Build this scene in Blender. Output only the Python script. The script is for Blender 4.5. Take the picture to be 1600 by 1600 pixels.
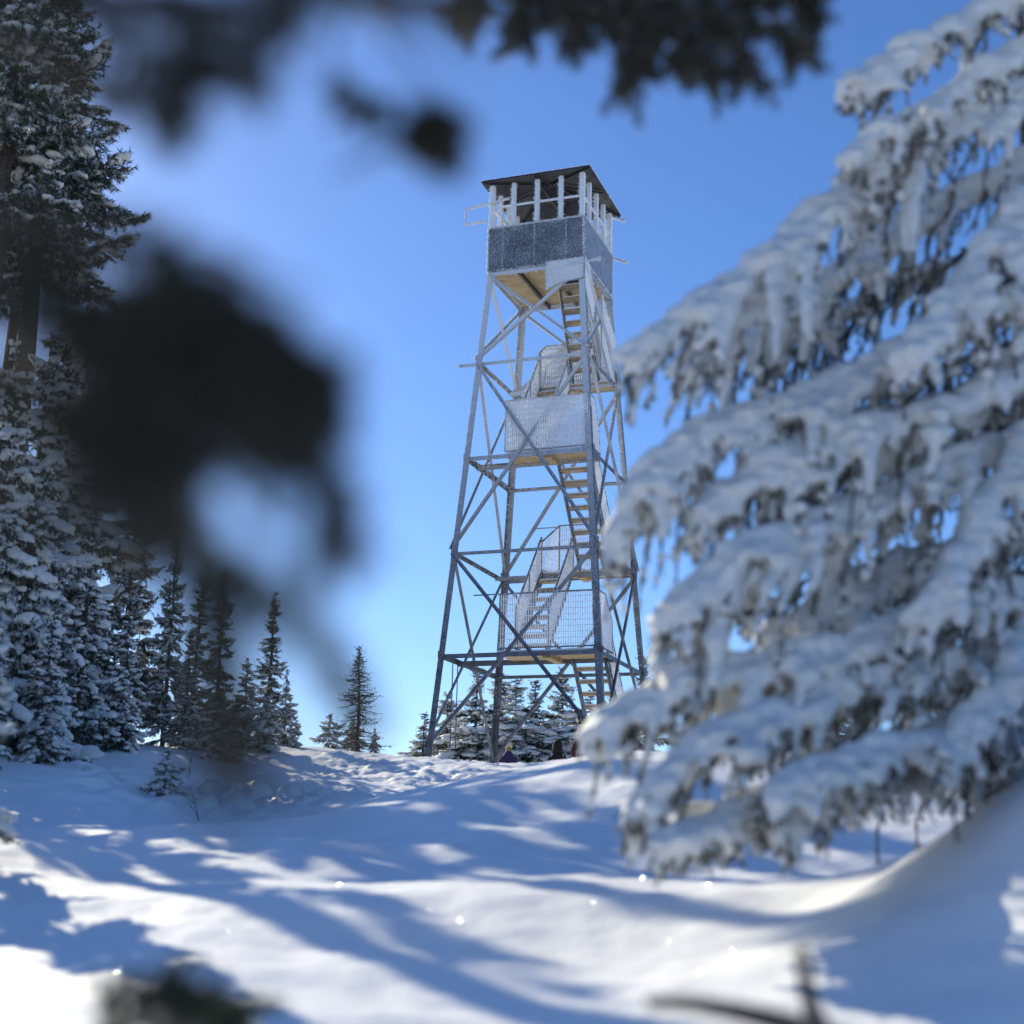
import bpy, bmesh, math, random
import numpy as np
from mathutils import Vector, Matrix, noise, Quaternion
C = bpy.context
SC = C.scene
for o in list(bpy.data.objects):
    bpy.data.objects.remove(o)
COL = SC.collection

# ------------------------------------------------------------------ camera
CAM = Vector((-0.398, -28.932, -2.246))
YAW, PITCH, ROLL = 0.012045, 0.24873, 0.0220467
FPX = 2222.2                                   # focal length in 1600-px units (50 mm on a 36 mm frame)
cf = Vector((-math.sin(YAW)*math.cos(PITCH), math.cos(YAW)*math.cos(PITCH), math.sin(PITCH)))
r0 = Vector((math.cos(YAW), math.sin(YAW), 0)); u0 = r0.cross(cf)
cr = r0*math.cos(ROLL) + u0*math.sin(ROLL)
cu = -r0*math.sin(ROLL) + u0*math.cos(ROLL)
cam_d = bpy.data.cameras.new('camera'); cam = bpy.data.objects.new('camera', cam_d); COL.objects.link(cam)
M3 = Matrix((cr, cu, -cf)).transposed()
cam.matrix_world = Matrix.Translation(CAM) @ M3.to_4x4()
cam_d.sensor_width = 36; cam_d.lens = 50; cam_d.clip_start = 0.05; cam_d.clip_end = 5000
cam_d.dof.use_dof = True; cam_d.dof.focus_distance = 28.5
cam_d.dof.aperture_fstop = 1.2; cam_d.dof.aperture_blades = 8
SC.camera = cam

# ------------------------------------------------------------------ sun and sky
SUN_AZ, SUN_EL = math.radians(-35), math.radians(26)     # azimuth measured from +Y, negative = left
to_sun = Vector((math.sin(SUN_AZ)*math.cos(SUN_EL), math.cos(SUN_AZ)*math.cos(SUN_EL), math.sin(SUN_EL)))
sd = bpy.data.lights.new('sun', 'SUN'); sd.energy = 5.0; sd.angle = math.radians(0.5); sd.color = (1.0, 0.91, 0.69)
so = bpy.data.objects.new('sun', sd); COL.objects.link(so)
so.rotation_euler = to_sun.to_track_quat('Z', 'Y').to_euler(); so.location = (-20, 20, 30)
W = bpy.data.worlds.new('World'); SC.world = W; W.use_nodes = True
nt = W.node_tree; nt.nodes.clear()
sky = nt.nodes.new('ShaderNodeTexSky'); sky.sky_type = 'NISHITA'; sky.sun_disc = False
sky.sun_elevation = SUN_EL; sky.sun_rotation = SUN_AZ
sky.altitude = 1300; sky.air_density = 1.0; sky.dust_density = 0.8; sky.ozone_density = 3.0
hs = nt.nodes.new('ShaderNodeHueSaturation'); hs.inputs['Saturation'].default_value = 1.12
tint = nt.nodes.new('ShaderNodeMix'); tint.data_type = 'RGBA'; tint.blend_type = 'MULTIPLY'; tint.inputs[0].default_value = 1; tint.inputs[7].default_value = (0.86, 0.985, 1.21, 1)
bg = nt.nodes.new('ShaderNodeBackground'); bg.inputs[1].default_value = 0.103
wo = nt.nodes.new('ShaderNodeOutputWorld')
nt.links.new(sky.outputs[0], hs.inputs['Color']); nt.links.new(hs.outputs[0], tint.inputs[6]); nt.links.new(tint.outputs[2], bg.inputs[0]); nt.links.new(bg.outputs[0], wo.inputs[0])
SC.view_settings.view_transform = 'Standard'; SC.view_settings.look = 'None'
SC.view_settings.exposure = 0.38; SC.view_settings.gamma = 1
SC.render.engine = 'CYCLES'
SC.render.resolution_x = 1024; SC.render.resolution_y = 1024

# ------------------------------------------------------------------ materials
def mat(name, rough=0.7, metal=0.0, spec=0.5):
    m = bpy.data.materials.new(name); m.use_nodes = True
    n = m.node_tree; b = n.nodes['Principled BSDF']
    b.inputs['Roughness'].default_value = rough; b.inputs['Metallic'].default_value = metal
    b.inputs['Specular IOR Level'].default_value = spec
    return m, n, b
def tex(n, kind, scale, vec=None, **kw):
    t = n.nodes.new(kind)
    if 'Scale' in t.inputs: t.inputs['Scale'].default_value = scale
    for k, v in kw.items(): t.inputs[k].default_value = v
    if vec is not None: n.links.new(vec, t.inputs['Vector'])
    return t
def objco(n):
    return n.nodes.new('ShaderNodeTexCoord').outputs['Object']
def ramp(n, fac, stops):
    r = n.nodes.new('ShaderNodeValToRGB'); e = r.color_ramp.elements
    e[0].position, e[0].color = stops[0][0], (*stops[0][1], 1)
    e[1].position, e[1].color = stops[-1][0], (*stops[-1][1], 1)
    for p, c in stops[1:-1]:
        x = e.new(p); x.color = (*c, 1)
    n.links.new(fac, r.inputs[0]); return r
def bump(n, b, h, strength=0.3, dist=0.02):
    k = n.nodes.new('ShaderNodeBump'); k.inputs['Strength'].default_value = strength; k.inputs['Distance'].default_value = dist
    n.links.new(h, k.inputs['Height']); n.links.new(k.outputs[0], b.inputs['Normal'])

def simple(name, c1, c2, scale, rough=0.7, metal=0.0, bs=0.3, bd=0.01, spec=0.4):
    m, n, b = mat(name, rough, metal, spec); v = objco(n)
    t = tex(n, 'ShaderNodeTexNoise', scale, v, Detail=5.0)
    r = ramp(n, t.outputs[0], [(0.35, c1), (0.65, c2)])
    n.links.new(r.outputs[0], b.inputs['Base Color']); bump(n, b, t.outputs[0], bs, bd)
    return m

# snow of the ground: large drifts are in the mesh, this adds grain
m_snow, n, b = mat('snow', 0.55, 0, 0.35)
v = objco(n)
t1 = tex(n, 'ShaderNodeTexNoise', 3.0, v, Detail=8.0, Roughness=0.62)
t2 = tex(n, 'ShaderNodeTexNoise', 70.0, v, Detail=4.0)
mx = n.nodes.new('ShaderNodeMath'); mx.operation = 'MULTIPLY_ADD'; mx.inputs[1].default_value = 0.10
n.links.new(t2.outputs[0], mx.inputs[0]); n.links.new(t1.outputs[0], mx.inputs[2])
r = ramp(n, t1.outputs[0], [(0.3, (0.86, 0.87, 0.88)), (0.7, (0.92, 0.92, 0.92))])
n.links.new(r.outputs[0], b.inputs['Base Color']); bump(n, b, mx.outputs[0], 0.35, 0.05)

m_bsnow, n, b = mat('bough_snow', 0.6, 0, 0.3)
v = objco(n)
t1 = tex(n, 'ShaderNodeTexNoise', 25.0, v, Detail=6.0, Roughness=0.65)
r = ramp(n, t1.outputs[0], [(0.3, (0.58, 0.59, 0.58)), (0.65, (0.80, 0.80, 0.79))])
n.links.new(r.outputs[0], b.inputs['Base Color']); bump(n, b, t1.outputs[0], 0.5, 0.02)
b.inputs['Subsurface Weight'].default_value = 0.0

m_rime = simple('rime', (0.78, 0.82, 0.90), (0.92, 0.93, 0.95), 60, 0.6, 0, 0.4, 0.01)

def steel(name, z0, z1, lo=(0.06, 0.07, 0.09), hi=(0.17, 0.19, 0.23), maxf=0.85):
    m, n, b = mat(name, 0.45, 0.35, 0.5); v = objco(n)
    sx = n.nodes.new('ShaderNodeSeparateXYZ'); n.links.new(v, sx.inputs[0])
    mr = n.nodes.new('ShaderNodeMapRange'); mr.inputs['From Min'].default_value = z0; mr.inputs['From Max'].default_value = z1
    mr.inputs['To Min'].default_value = -0.46; mr.inputs['To Max'].default_value = 0.18
    n.links.new(sx.outputs[2], mr.inputs[0])
    t = tex(n, 'ShaderNodeTexNoise', 55, v, Detail=4.0, Roughness=0.6)
    a = n.nodes.new('ShaderNodeMath'); a.operation = 'ADD'; n.links.new(t.outputs[0], a.inputs[0]); n.links.new(mr.outputs[0], a.inputs[1])
    tc = n.nodes.new('ShaderNodeTexCoord'); dp = n.nodes.new('ShaderNodeVectorMath'); dp.operation = 'DOT_PRODUCT'; dp.inputs[1].default_value = (-0.35, -0.93, 0)
    n.links.new(tc.outputs['Normal'], dp.inputs[0])           # rime gathers on the windward faces
    a0 = a; a = n.nodes.new('ShaderNodeMath'); a.operation = 'MULTIPLY_ADD'; a.inputs[1].default_value = 0.26
    n.links.new(dp.outputs['Value'], a.inputs[0]); n.links.new(a0.outputs[0], a.inputs[2])
    fr = ramp(n, a.outputs[0], [(0.36, (0, 0, 0)), (0.80, (maxf,)*3)])
    t3 = tex(n, 'ShaderNodeTexNoise', 5, v, Detail=3.0)
    base = ramp(n, t3.outputs[0], [(0.3, lo), (0.7, hi)])
    mixn = n.nodes.new('ShaderNodeMix'); mixn.data_type = 'RGBA'
    n.links.new(fr.outputs[0], mixn.inputs[0]); n.links.new(base.outputs[0], mixn.inputs[6]); mixn.inputs[7].default_value = (0.80, 0.84, 0.90, 1)
    n.links.new(mixn.outputs[2], b.inputs['Base Color'])
    inv = n.nodes.new('ShaderNodeMapRange'); inv.inputs['To Min'].default_value = 0.4; inv.inputs['To Max'].default_value = 0.0
    n.links.new(fr.outputs[0], inv.inputs[0]); n.links.new(inv.outputs[0], b.inputs['Metallic'])
    bump(n, b, t.outputs[0], 0.5, 0.01)
    return m
m_steel = steel('galvanised_steel_with_frost', 0.5, 10.5)
m_stair = steel('stair_steel_with_frost', -2.0, 16.0)
# painted cab sheets with feathery frost
m_wall, n, b = mat('frosted_cab_sheet', 0.7, 0.1, 0.3); v = objco(n)
mp = n.nodes.new('ShaderNodeMapping'); mp.inputs['Scale'].default_value = (1, 1, 0.45); n.links.new(v, mp.inputs[0])
t = tex(n, 'ShaderNodeTexNoise', 38, mp.outputs[0], Detail=7.0, Roughness=0.72)
t2 = tex(n, 'ShaderNodeTexNoise', 2.2, v, Detail=3.0)
a = n.nodes.new('ShaderNodeMath'); a.operation = 'MULTIPLY_ADD'; a.inputs[1].default_value = 0.35
n.links.new(t2.outputs[0], a.inputs[0]); n.links.new(t.outputs[0], a.inputs[2])
r = ramp(n, a.outputs[0], [(0.46, (0.060, 0.070, 0.095)), (0.64, (0.14, 0.16, 0.195)), (0.82, (0.42, 0.44, 0.48))])
n.links.new(r.outputs[0], b.inputs['Base Color']); bump(n, b, t.outputs[0], 0.6, 0.03)
m_side = simple('smooth_frosted_side_sheet', (0.20, 0.25, 0.34), (0.28, 0.33, 0.42), 6, 0.7, 0, 0.2, 0.01)
m_roof = simple('dark_roof_metal', (0.022, 0.025, 0.034), (0.050, 0.055, 0.070), 8, 0.5, 0.2)
m_wood, n, b = mat('plywood', 0.65, 0, 0.3); v = objco(n)
mp = n.nodes.new('ShaderNodeMapping'); mp.inputs['Scale'].default_value = (0.8, 6, 1); n.links.new(v, mp.inputs[0])
t = tex(n, 'ShaderNodeTexNoise', 5, mp.outputs[0], Detail=6.0, Distortion=1.2)
r = ramp(n, t.outputs[0], [(0.3, (0.22, 0.15, 0.08)), (0.5, (0.42, 0.32, 0.18)), (0.7, (0.58, 0.46, 0.28))])
n.links.new(r.outputs[0], b.inputs['Base Color']); bump(n, b, t.outputs[0], 0.2, 0.004)
m_tread = simple('stair_tread_timber', (0.30, 0.22, 0.15), (0.48, 0.38, 0.27), 14, 0.7)
m_bark = simple('fir_bark', (0.05, 0.042, 0.036), (0.12, 0.10, 0.085), 30, 0.9)
m_need = simple('fir_needles', (0.022, 0.034, 0.022), (0.055, 0.072, 0.040), 9, 0.55)
m_need2 = simple('frosted_needles', (0.34, 0.38, 0.42), (0.62, 0.66, 0.70), 20, 0.7)
m_fneed = simple('rime_coated_needles', (0.30, 0.31, 0.30), (0.60, 0.61, 0.61), 14, 0.75)
m_nearn = simple('shaded_twig_needles', (0.020, 0.026, 0.020), (0.045, 0.05, 0.038), 40, 0.6)  # darker needle copy, backlit shade of the near twigs put into the colour
m_brim, n, b = mat('yellow_green_lit_needles', 0.6, 0, 0.3); v = objco(n)  # needle copy with the warm sunlight on the tips put into its colour
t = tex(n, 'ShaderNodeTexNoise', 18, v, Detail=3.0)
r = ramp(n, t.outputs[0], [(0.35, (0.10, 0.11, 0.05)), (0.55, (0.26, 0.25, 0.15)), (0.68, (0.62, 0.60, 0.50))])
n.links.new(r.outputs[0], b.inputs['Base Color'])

# ------------------------------------------------------------------ mesh helpers
class MB:
    def __init__(s): s.v = []; s.f = []; s.m = []
    def add(s, vs, fs, mi=0):
        o = len(s.v); s.v.extend([tuple(x) for x in vs]); s.f.extend([tuple(i+o for i in f) for f in fs]); s.m.extend([mi]*len(fs))
    def box(s, c, sz, mi=0):
        x, y, z = c; a, b_, c_ = sz[0]/2, sz[1]/2, sz[2]/2
        s.add([(x-a,y-b_,z-c_),(x+a,y-b_,z-c_),(x+a,y+b_,z-c_),(x-a,y+b_,z-c_),(x-a,y-b_,z+c_),(x+a,y-b_,z+c_),(x+a,y+b_,z+c_),(x-a,y+b_,z+c_)],
              [(0,3,2,1),(4,5,6,7),(0,1,5,4),(1,2,6,5),(2,3,7,6),(3,0,4,7)], mi)
    def prism(s, p0, p1, prof, a, b_, mi=0):
        p0, p1 = Vector(p0), Vector(p1); k = len(prof)
        vs = [p0 + a*q[0] + b_*q[1] for q in prof] + [p1 + a*q[0] + b_*q[1] for q in prof]
        fs = [(i, (i+1) % k, k+(i+1) % k, k+i) for i in range(k)] + [tuple(reversed(range(k))), tuple(range(k, 2*k))]
        s.add(vs, fs, mi)
    def tube(s, pts, rad, k=6, mi=0, cap=True):
        pts = [Vector(p) for p in pts]; n_ = len(pts)
        if isinstance(rad, (int, float)): rad = [rad]*n_
        vs = []; ref = None
        for i, p in enumerate(pts):
            d = (pts[min(i+1, n_-1)] - pts[max(i-1, 0)])
            if d.length < 1e-9: d = Vector((0, 0, 1))
            d.normalize()
            if ref is None: ref = d.orthogonal().normalized()
            a = (ref - d*ref.dot(d))
            a = a.normalized() if a.length > 1e-6 else d.orthogonal().normalized()
            ref = a; b_ = d.cross(a)
            for j in range(k):
                t = 2*math.pi*j/k; vs.append(p + (a*math.cos(t) + b_*math.sin(t))*rad[i])
        fs = [(i*k+j, i*k+(j+1) % k, (i+1)*k+(j+1) % k, (i+1)*k+j) for i in range(n_-1) for j in range(k)]
        if cap: fs += [tuple(reversed(range(k))), tuple(range((n_-1)*k, n_*k))]
        s.add(vs, fs, mi)
    def build(s, name, mats, parent=None, smooth=False):
        me = bpy.data.meshes.new(name); me.from_pydata(s.v, [], s.f)
        if not isinstance(mats, (list, tuple)): mats = [mats]
        for m in mats: me.materials.append(m)
        if len(mats) > 1: me.polygons.foreach_set('material_index', s.m)
        if smooth: me.polygons.foreach_set('use_smooth', [True]*len(s.f))
        me.update()
        o = bpy.data.objects.new(name, me); COL.objects.link(o)
        if parent: o.parent = parent
        return o
def tag(o, label=None, cat=None, group=None, kind=None):
    if label: o['label'] = label
    if cat: o['category'] = cat
    if group: o['group'] = group
    if kind: o['kind'] = kind
    return o
def empty(name, loc, rz=0):
    o = bpy.data.objects.new(name, None); COL.objects.link(o); o.location = loc; o.rotation_euler = (0, 0, rz)
    o.empty_display_size = 0.3
    return o
def pix(x, y, d):          # world point seen at that place of the view at depth d (used to take real positions off the picture)
    return CAM + cf*d + cr*((x-800)/FPX*d) - cu*((y-800)/FPX*d)
def sstep(a, b_, x):
    t = min(1, max(0, (x-a)/(b_-a))); return t*t*(3-2*t)

# ------------------------------------------------------------------ ground
PD = [-40, -6, 0, 2, 5, 6.5, 8, 10, 12, 16, 20, 24, 27.5, 33, 45, 60, 90, 200, 700]
PZ = [-2.5, -1.0, -.75, -.66, -.46, -.28, -.06, .20, .40, .66, 1.08, 1.70, 2.08, 2.08, 1.5, 0, -6, -30, -120]
_dx = np.array(PD); _dz = np.array(PZ)
def base_prof(d):
    s_ = 0
    for k in (-1.2, -.6, 0, .6, 1.2): s_ += np.interp(d+k, _dx, _dz)
    return s_/5
def nz(x, y, z=0.0): return noise.noise(Vector((x, y, z)))
def ground(x, y, fine=True):
    d = y - CAM.y; xx = x - CAM.x
    h = base_prof(d)
    h += 0.62*sstep(-2.6, 1.6, xx + 0.12*(d-12))*math.exp(-((d-13.5)/3.6)**2)      # near drift, higher to the right
    h += 1.45*math.exp(-((xx-3.0)/1.40)**2 - ((d-5.3)/1.3)**2)                     # drift round the big fir
    h += 0.55*math.exp(-((xx+7.5)/3.0)**2 - ((d-17)/6.0)**2)                       # bank under the left wood
    h -= 0.28*math.exp(-((xx+3.2)/1.5)**2 - ((d-14.5)/2.5)**2)                     # hollow at left
    h += 0.20*(1-sstep(-4.5, -.5, xx))*sstep(18, 25, d)*(1-sstep(34, 44, d))
    h += 0.10*math.sin(d*1.05 + xx*0.25 + 0.6)*sstep(5, 7, d)*(1-sstep(11, 15, d))*sstep(-3, 0, xx)
    if -40 < xx < 40 and d < 60:
        h += 0.13*nz(x*0.33, y*0.33) * sstep(3, 9, d) + 0.05*nz(x*0.9, y*0.7, 3)
        h += 0.011*noise.fractal(Vector((x*5, y*5, 4)), .8, 2.1, 3)
        h += 0.035*nz(x*1.6+y*.5, y*2.2, 5)*sstep(2, 6, d)
        if fine and d > 11:
            # wind-packed and trodden snow on the crest
            w_ = sstep(13, 17, d)*(1-sstep(30, 34, d))
            h += 0.016*w_*noise.fractal(Vector((x*3.2, y*3.2, 1)), 0.7, 2.1, 4)
            yc = 23.5 + (xx+0.3)*(-0.9)              # trodden track from left-front to the tower
            tr = math.exp(-((d-yc+3.0)/2.2)**2)*sstep(-4.5, -2.5, xx)*(1-sstep(2.5, 4, xx)) + 0.8*math.exp(-((xx+1.0)/1.6)**2-((d-26)/1.5)**2)
            if tr > 0.02:
                c_ = noise.voronoi(Vector((x*3.4, y*2.6, 0)))[0]
                h += tr*(0.10*(0.35-c_[0]) + 0.05*noise.fractal(Vector((x*7, y*7, 2)), 0.8, 2.0, 4))
            # broken lip at the left
            lp = math.exp(-((xx+3.6)/1.5)**2 - ((d-17.0)/2.2)**2)
            if lp > 0.02: h += lp*0.42*abs(noise.fractal(Vector((x*2.3, y*2.3, 8)), 0.8, 2.0, 4))
    return CAM.z + h
def axis(segs):
    out = []
    for a, b_, st in segs:
        k = max(1, int(round((b_-a)/st))); out += [a+(b_-a)*i/k for i in range(k)]
    out.append(segs[-1][1]); return out
xs = axis([(-700, -60, 80), (-60, -20, 4), (-20, -7, .4), (-7, -3.8, .11), (-3.8, 2.6, .05), (2.6, 6, .12), (6, 20, .5), (20, 60, 4), (60, 700, 80)])
ys = [d+CAM.y for d in axis([(-40, -2, 2), (-2, 4, .3), (4, 14, .07), (14, 30, .07), (30, 46, .3), (46, 100, 2), (100, 700, 40)])]
gv = [(x, y, ground(x, y)) for y in ys for x in xs]
nx_ = len(xs)
gf = [(j*nx_+i, j*nx_+i+1, (j+1)*nx_+i+1, (j+1)*nx_+i) for j in range(len(ys)-1) for i in range(nx_-1)]
g = MB(); g.v = gv; g.f = gf; g.m = [0]*len(gf)
G = g.build('snow_ground', m_snow, smooth=True); tag(G, kind='structure')

# ------------------------------------------------------------------ the lookout tower
TH = -0.338409
def wz(z): return 1.803 + (1.07-1.803)*z/10.207
Z1, Z2, Z3, Z4, Z5, Z6, Z7 = 1.92, 4.01, 6.04, 8.14, 10.21, 11.24, 12.28
T = empty('fire_lookout_tower', (0, 0, 0), TH)
tag(T, 'tall frosted steel lookout tower with open cab and zigzag stairs on the snowy crest', 'lookout tower')
rng = random.Random(7)
def spikes(mb, p0, p1, r_, dens, ln, mi, rg, wind=Vector((-0.5, -0.75, 0.1))):
    p0, p1 = Vector(p0), Vector(p1); L = (p1-p0).length; d = (p1-p0).normalized()
    for i in range(int(L*dens)):
        p = p0 + d*(rg.random()*L)
        q = Vector((rg.gauss(0, 1), rg.gauss(0, 1), rg.gauss(0, 1)*.7)) + wind*0.9
        q -= d*q.dot(d)*0.8
        if q.length < 1e-3: continue
        q.normalize(); s_ = p + q*r_*0.5; l = ln*(0.4+rg.random())
        a = q.orthogonal().normalized(); b_ = q.cross(a); w_ = 0.006+0.006*rg.random()
        t_ = rg.random()*6
        vs = [s_ + (a*math.cos(t_+k*2.094)+b_*math.sin(t_+k*2.094))*w_ for k in range(3)] + [s_+q*(r_*.5+l)]
        mb.add(vs, [(0, 1, 3), (1, 2, 3), (2, 0, 3)], mi)
def angle(name, p0, p1, a, b_, w_=0.06, t_=0.008, rime=True, parent=None, m=None):
    """L-section member; flanges run from the corner line towards a and b"""
    p0, p1 = Vector(p0), Vector(p1); d = (p1-p0).normalized()
    a = Vector(a); a = (a-d*a.dot(d)).normalized(); b_ = Vector(b_); b_ = (b_-d*b_.dot(d)); b_ = (b_-a*b_.dot(a)).normalized()
    if a.cross(b_).dot(d) < 0: a, b_ = b_, a
    mb = MB(); mb.prism(p0, p1, [(0, 0), (w_, 0), (w_, t_), (t_, t_), (t_, w_), (0, w_)], a, b_)
    if rime:
        zm = (p0.z+p1.z)/2; ds = max(0, (zm-2.0))*6
        off = (a+b_)*w_*0.5
        spikes(mb, p0+off, p1+off, w_*.7, ds, 0.008+0.0016*zm, 1, rng)
    return mb.build(name, [m or m_steel, m_rime], parent or T)
def cnr(sx, sy, z, ins=0.0):
    w_ = wz(z)-ins if z < Z5 else 1.07-ins
    return Vector((sx*w_, sy*w_, z))
# legs run into the snow
for sx, sy in ((-1, -1), (1, -1), (1, 1), (-1, 1)):
    mb = MB(); p0, p1 = cnr(sx, sy, -0.9), cnr(sx, sy, Z5)
    p0 = Vector((sx*wz(-0.9), sy*wz(-0.9), -0.9)); p1 = Vector((sx*1.07, sy*1.07, Z5))
    a, b_ = Vector((-sx, 0, 0)), Vector((0, -sy, 0))
    if a.cross(b_).dot(p1-p0) < 0: a, b_ = b_, a
    mb.prism(p0, p1, [(0, 0), (.125, 0), (.125, .012), (.012, .012), (.012, .125), (0, .125)], a, b_)
    for zz in (Z2, Z4):                      # splice plates with bolts at the panel points
        w_ = wz(zz)
        mb.box((sx*(w_-.07), sy*(w_+.008), zz), (.13, .014, .34)); mb.box((sx*(w_+.008), sy*(w_-.07), zz), (.014, .13, .34))
        for k in range(5):
            for j in (-.035, .035):
                mb.box((sx*(w_-.07+j), sy*(w_+.02), zz-.13+k*.065), (.018, .02, .018))
                mb.box((sx*(w_+.02), sy*(w_-.07+j), zz-.13+k*.065), (.02, .018, .018))
    off = (a+b_)*0.05
    spikes(mb, Vector((sx*wz(5), sy*wz(5), 5))+off, p1+off, .07, 60, .03, 1, rng)
    spikes(mb, Vector((sx*wz(1), sy*wz(1), 1))+off, Vector((sx*wz(5), sy*wz(5), 5))+off, .07, 14, .015, 1, rng)
    mb.build('leg', [m_steel, m_rime], T)
FACES = [((-1, -1), (1, -1)), ((1, -1), (1, 1)), ((1, 1), (-1, 1)), ((-1, 1), (-1, -1))]
for fi, (c0, c1) in enumerate(FACES):
    inw = Vector((-(c0[0]+c1[0]), -(c0[1]+c1[1]), 0)).normalized()
    for z0, z1 in ((0.0, Z2), (Z2, Z4), (Z4, Z5-.04)):
        wb = .065
        p, q = cnr(*c0, z0+.06)+inw*.014, cnr(*c1, z1-.05)+inw*.014
        angle('brace', p, q, (0, 0, 1), inw, wb)
        p, q = cnr(*c1, z0+.06)-inw*.010, cnr(*c0, z1-.05)-inw*.010
        angle('brace', p, q, (0, 0, 1), -inw, wb)
    for z, w_ in ((Z1, .09), (Z2, .07), (Z3, .09), (Z4, .07)):
        if z in (Z1, Z3) and fi == 2: w_ = .065
        p, q = cnr(*c0, z)+inw*.03, cnr(*c1, z)+inw*.03
        if z == Z4 and fi == 0: p = p + Vector((-.40, 0, 0))
        angle('girt', p, q, (0, 0, -1), inw, w_)
    for z in (Z1, Z2, Z3, Z4, Z5-.10):
        for c_ in (c0, c1):
            oth = c1 if c_ is c0 else c0; along = Vector((oth[0]-c_[0], oth[1]-c_[1], 0)).normalized()
            p = cnr(*c_, z)-inw*.016+along*.02; w_ = .12; mb = MB()
            mb.prism(p-inw*.0, p-inw*.008, [(0, -w_*.55), (w_*.55, -w_*.55), (w_, -.02), (w_, .05), (w_*.6, w_*.6), (0, w_*.6)], along, Vector((0, 0, 1)))
            for q_ in ((.04, .03), (.08, .01), (.04, -.04)): mb.box(tuple(p-inw*.014+along*q_[0]+Vector((0, 0, q_[1]))), (.018, .018, .018))
            mb.build('gusset_plate', m_steel, T)
# intermediate beams that carry the landings
for z, yb in ((Z1, -.70), (Z3, -.70)):
    x_ = wz(z)-.02; angle('landing_beam', (-x_, yb, z-.02), (x_, yb, z-.02), (0, 0, -1), (0, -1, 0), .10)
for z, yb in ((Z2, .95), (Z4, .72)):
    x_ = wz(z)-.02; angle('landing_beam', (-x_, yb, z-.02), (x_, yb, z-.02), (0, 0, -1), (0, 1, 0), .09)
# hanging rods at the lower left
for x_, y_ in ((-1.62, -.75), (-1.38, -1.60)):
    mb = MB(); mb.tube([(x_, y_, Z1-.02), (x_, y_, .15)], .012, 6); mb.build('hanging_rod', m_steel, T)

def landing(x0, x1, y0, y1, z, joist):
    e = bpy.data.objects.new('landing', None); COL.objects.link(e); e.parent = T
    mb = MB(); mb.box(((x0+x1)/2, (y0+y1)/2, z-.040), (x1-x0, abs(y1-y0), .035)); mb.build('deck_board', m_wood, e)
    mb = MB(); mb.box((joist, (y0+y1)/2, z-.105), (.15, abs(y1-y0)-.06, .09)); mb.build('joist', m_wood, e)
    mb = MB(); n_ = 26
    for i in range(n_):                      # snow lying on the deck, uneven
        xx = x0+(x1-x0)*(i+.5)/n_; hh = .035+.03*rng.random()
        mb.box((xx, (y0+y1)/2, z-.022+hh/2), ((x1-x0)/n_-.001, abs(y1-y0)-.02-.03*rng.random(), hh))
    mb.build('snow_layer', m_rime, e)
landing(-.47, 1.55, -wz(Z1)+.06, -.68, Z1+.02, .55)
landing(-.47, 1.42, .93, wz(Z2)-.06, Z2+.02, .45)
landing(-.50, 1.22, -wz(Z3)+.06, -.68, Z3+.02, .40)
landing(-.50, 1.12, .70, wz(Z4)-.06, Z4+.02, .30)

def clipline(poly, axis_, c):
    hits = []
    n_ = len(poly)
    for i in range(n_):
        a, b_ = poly[i], poly[(i+1) % n_]
        if (a[axis_]-c)*(b_[axis_]-c) < 0:
            t_ = (c-a[axis_])/(b_[axis_]-a[axis_]); hits.append(a[1-axis_]+t_*(b_[1-axis_]-a[1-axis_]))
    return (min(hits), max(hits)) if len(hits) >= 2 else None
def mesh_panel(O, U, V, poly, du=.048, dv=.115, r_=.010, rf=.018, thick=0.0, spk=30, slant=0.0):
    """welded wire panel with frost on it; poly is convex in (u, v)"""
    O, U, V = Vector(O), Vector(U), Vector(V); N = U.cross(V).normalized()
    mb = MB(); us = [p[0] for p in poly]; vs = [p[1] for p in poly]
    def line(ax, c, rr, off):
        h = clipline(poly, ax, c)
        if not h or h[1]-h[0] < .02: return
        k = max(2, int((h[1]-h[0])/.035)); pts = []; rs = []
        for i in range(k+1):
            s_ = h[0]+(h[1]-h[0])*i/k
            u_, v_ = (c, s_) if ax == 0 else (s_, c)
            P = O+U*u_+V*v_
            th_ = thick*(0.5+0.9*max(0, nz(P.x*2.2+7, P.z*2.2, P.y*2.2)+.25))
            pts.append(P+N*(off+rng.uniform(-.004, .004))); rs.append((rr+th_)*(0.75+0.5*rng.random()))
        mb.tube(pts, rs, 4, 0, cap=False)
    u_ = min(us)+du/2
    while u_ < max(us): line(0, u_, r_, 0); u_ += du
    v_ = min(vs)+dv/2
    while v_ < max(vs): line(1, v_, r_*.7, 0.004); v_ += dv
    e = mb.build('wire_mesh', m_rime, T)
    fb = MB(); n_ = len(poly)
    for i in range(n_):
        a, b_ = poly[i], poly[(i+1) % n_]
        p, q = O+U*a[0]+V*a[1], O+U*b_[0]+V*b_[1]
        fb.tube([p, q], rf, 6); spikes(fb, p, q, rf*1.5, spk, .02, 1, rng)
    fb.build('panel_frame', [m_stair, m_rime], e)
X_, Y_, Zv = (1, 0, 0), (0, 1, 0), (0, 0, 1)
w1, w2, w3, w4 = wz(Z1), wz(Z2), wz(Z3), wz(Z4)
# front guards
mesh_panel((-.42, -w1+.07, Z1+.08), X_, Zv, [(0, 0), (1.99, 0), (1.94, 1.08), (0, 1.08)], r_=.0075, thick=.005)
mesh_panel((-.50, -w3+.07, Z3+.07), X_, Zv, [(0, 0), (1.80, 0), (1.76, 1.08), (0, 1.08)], r_=.012, thick=.013, spk=90)
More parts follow.
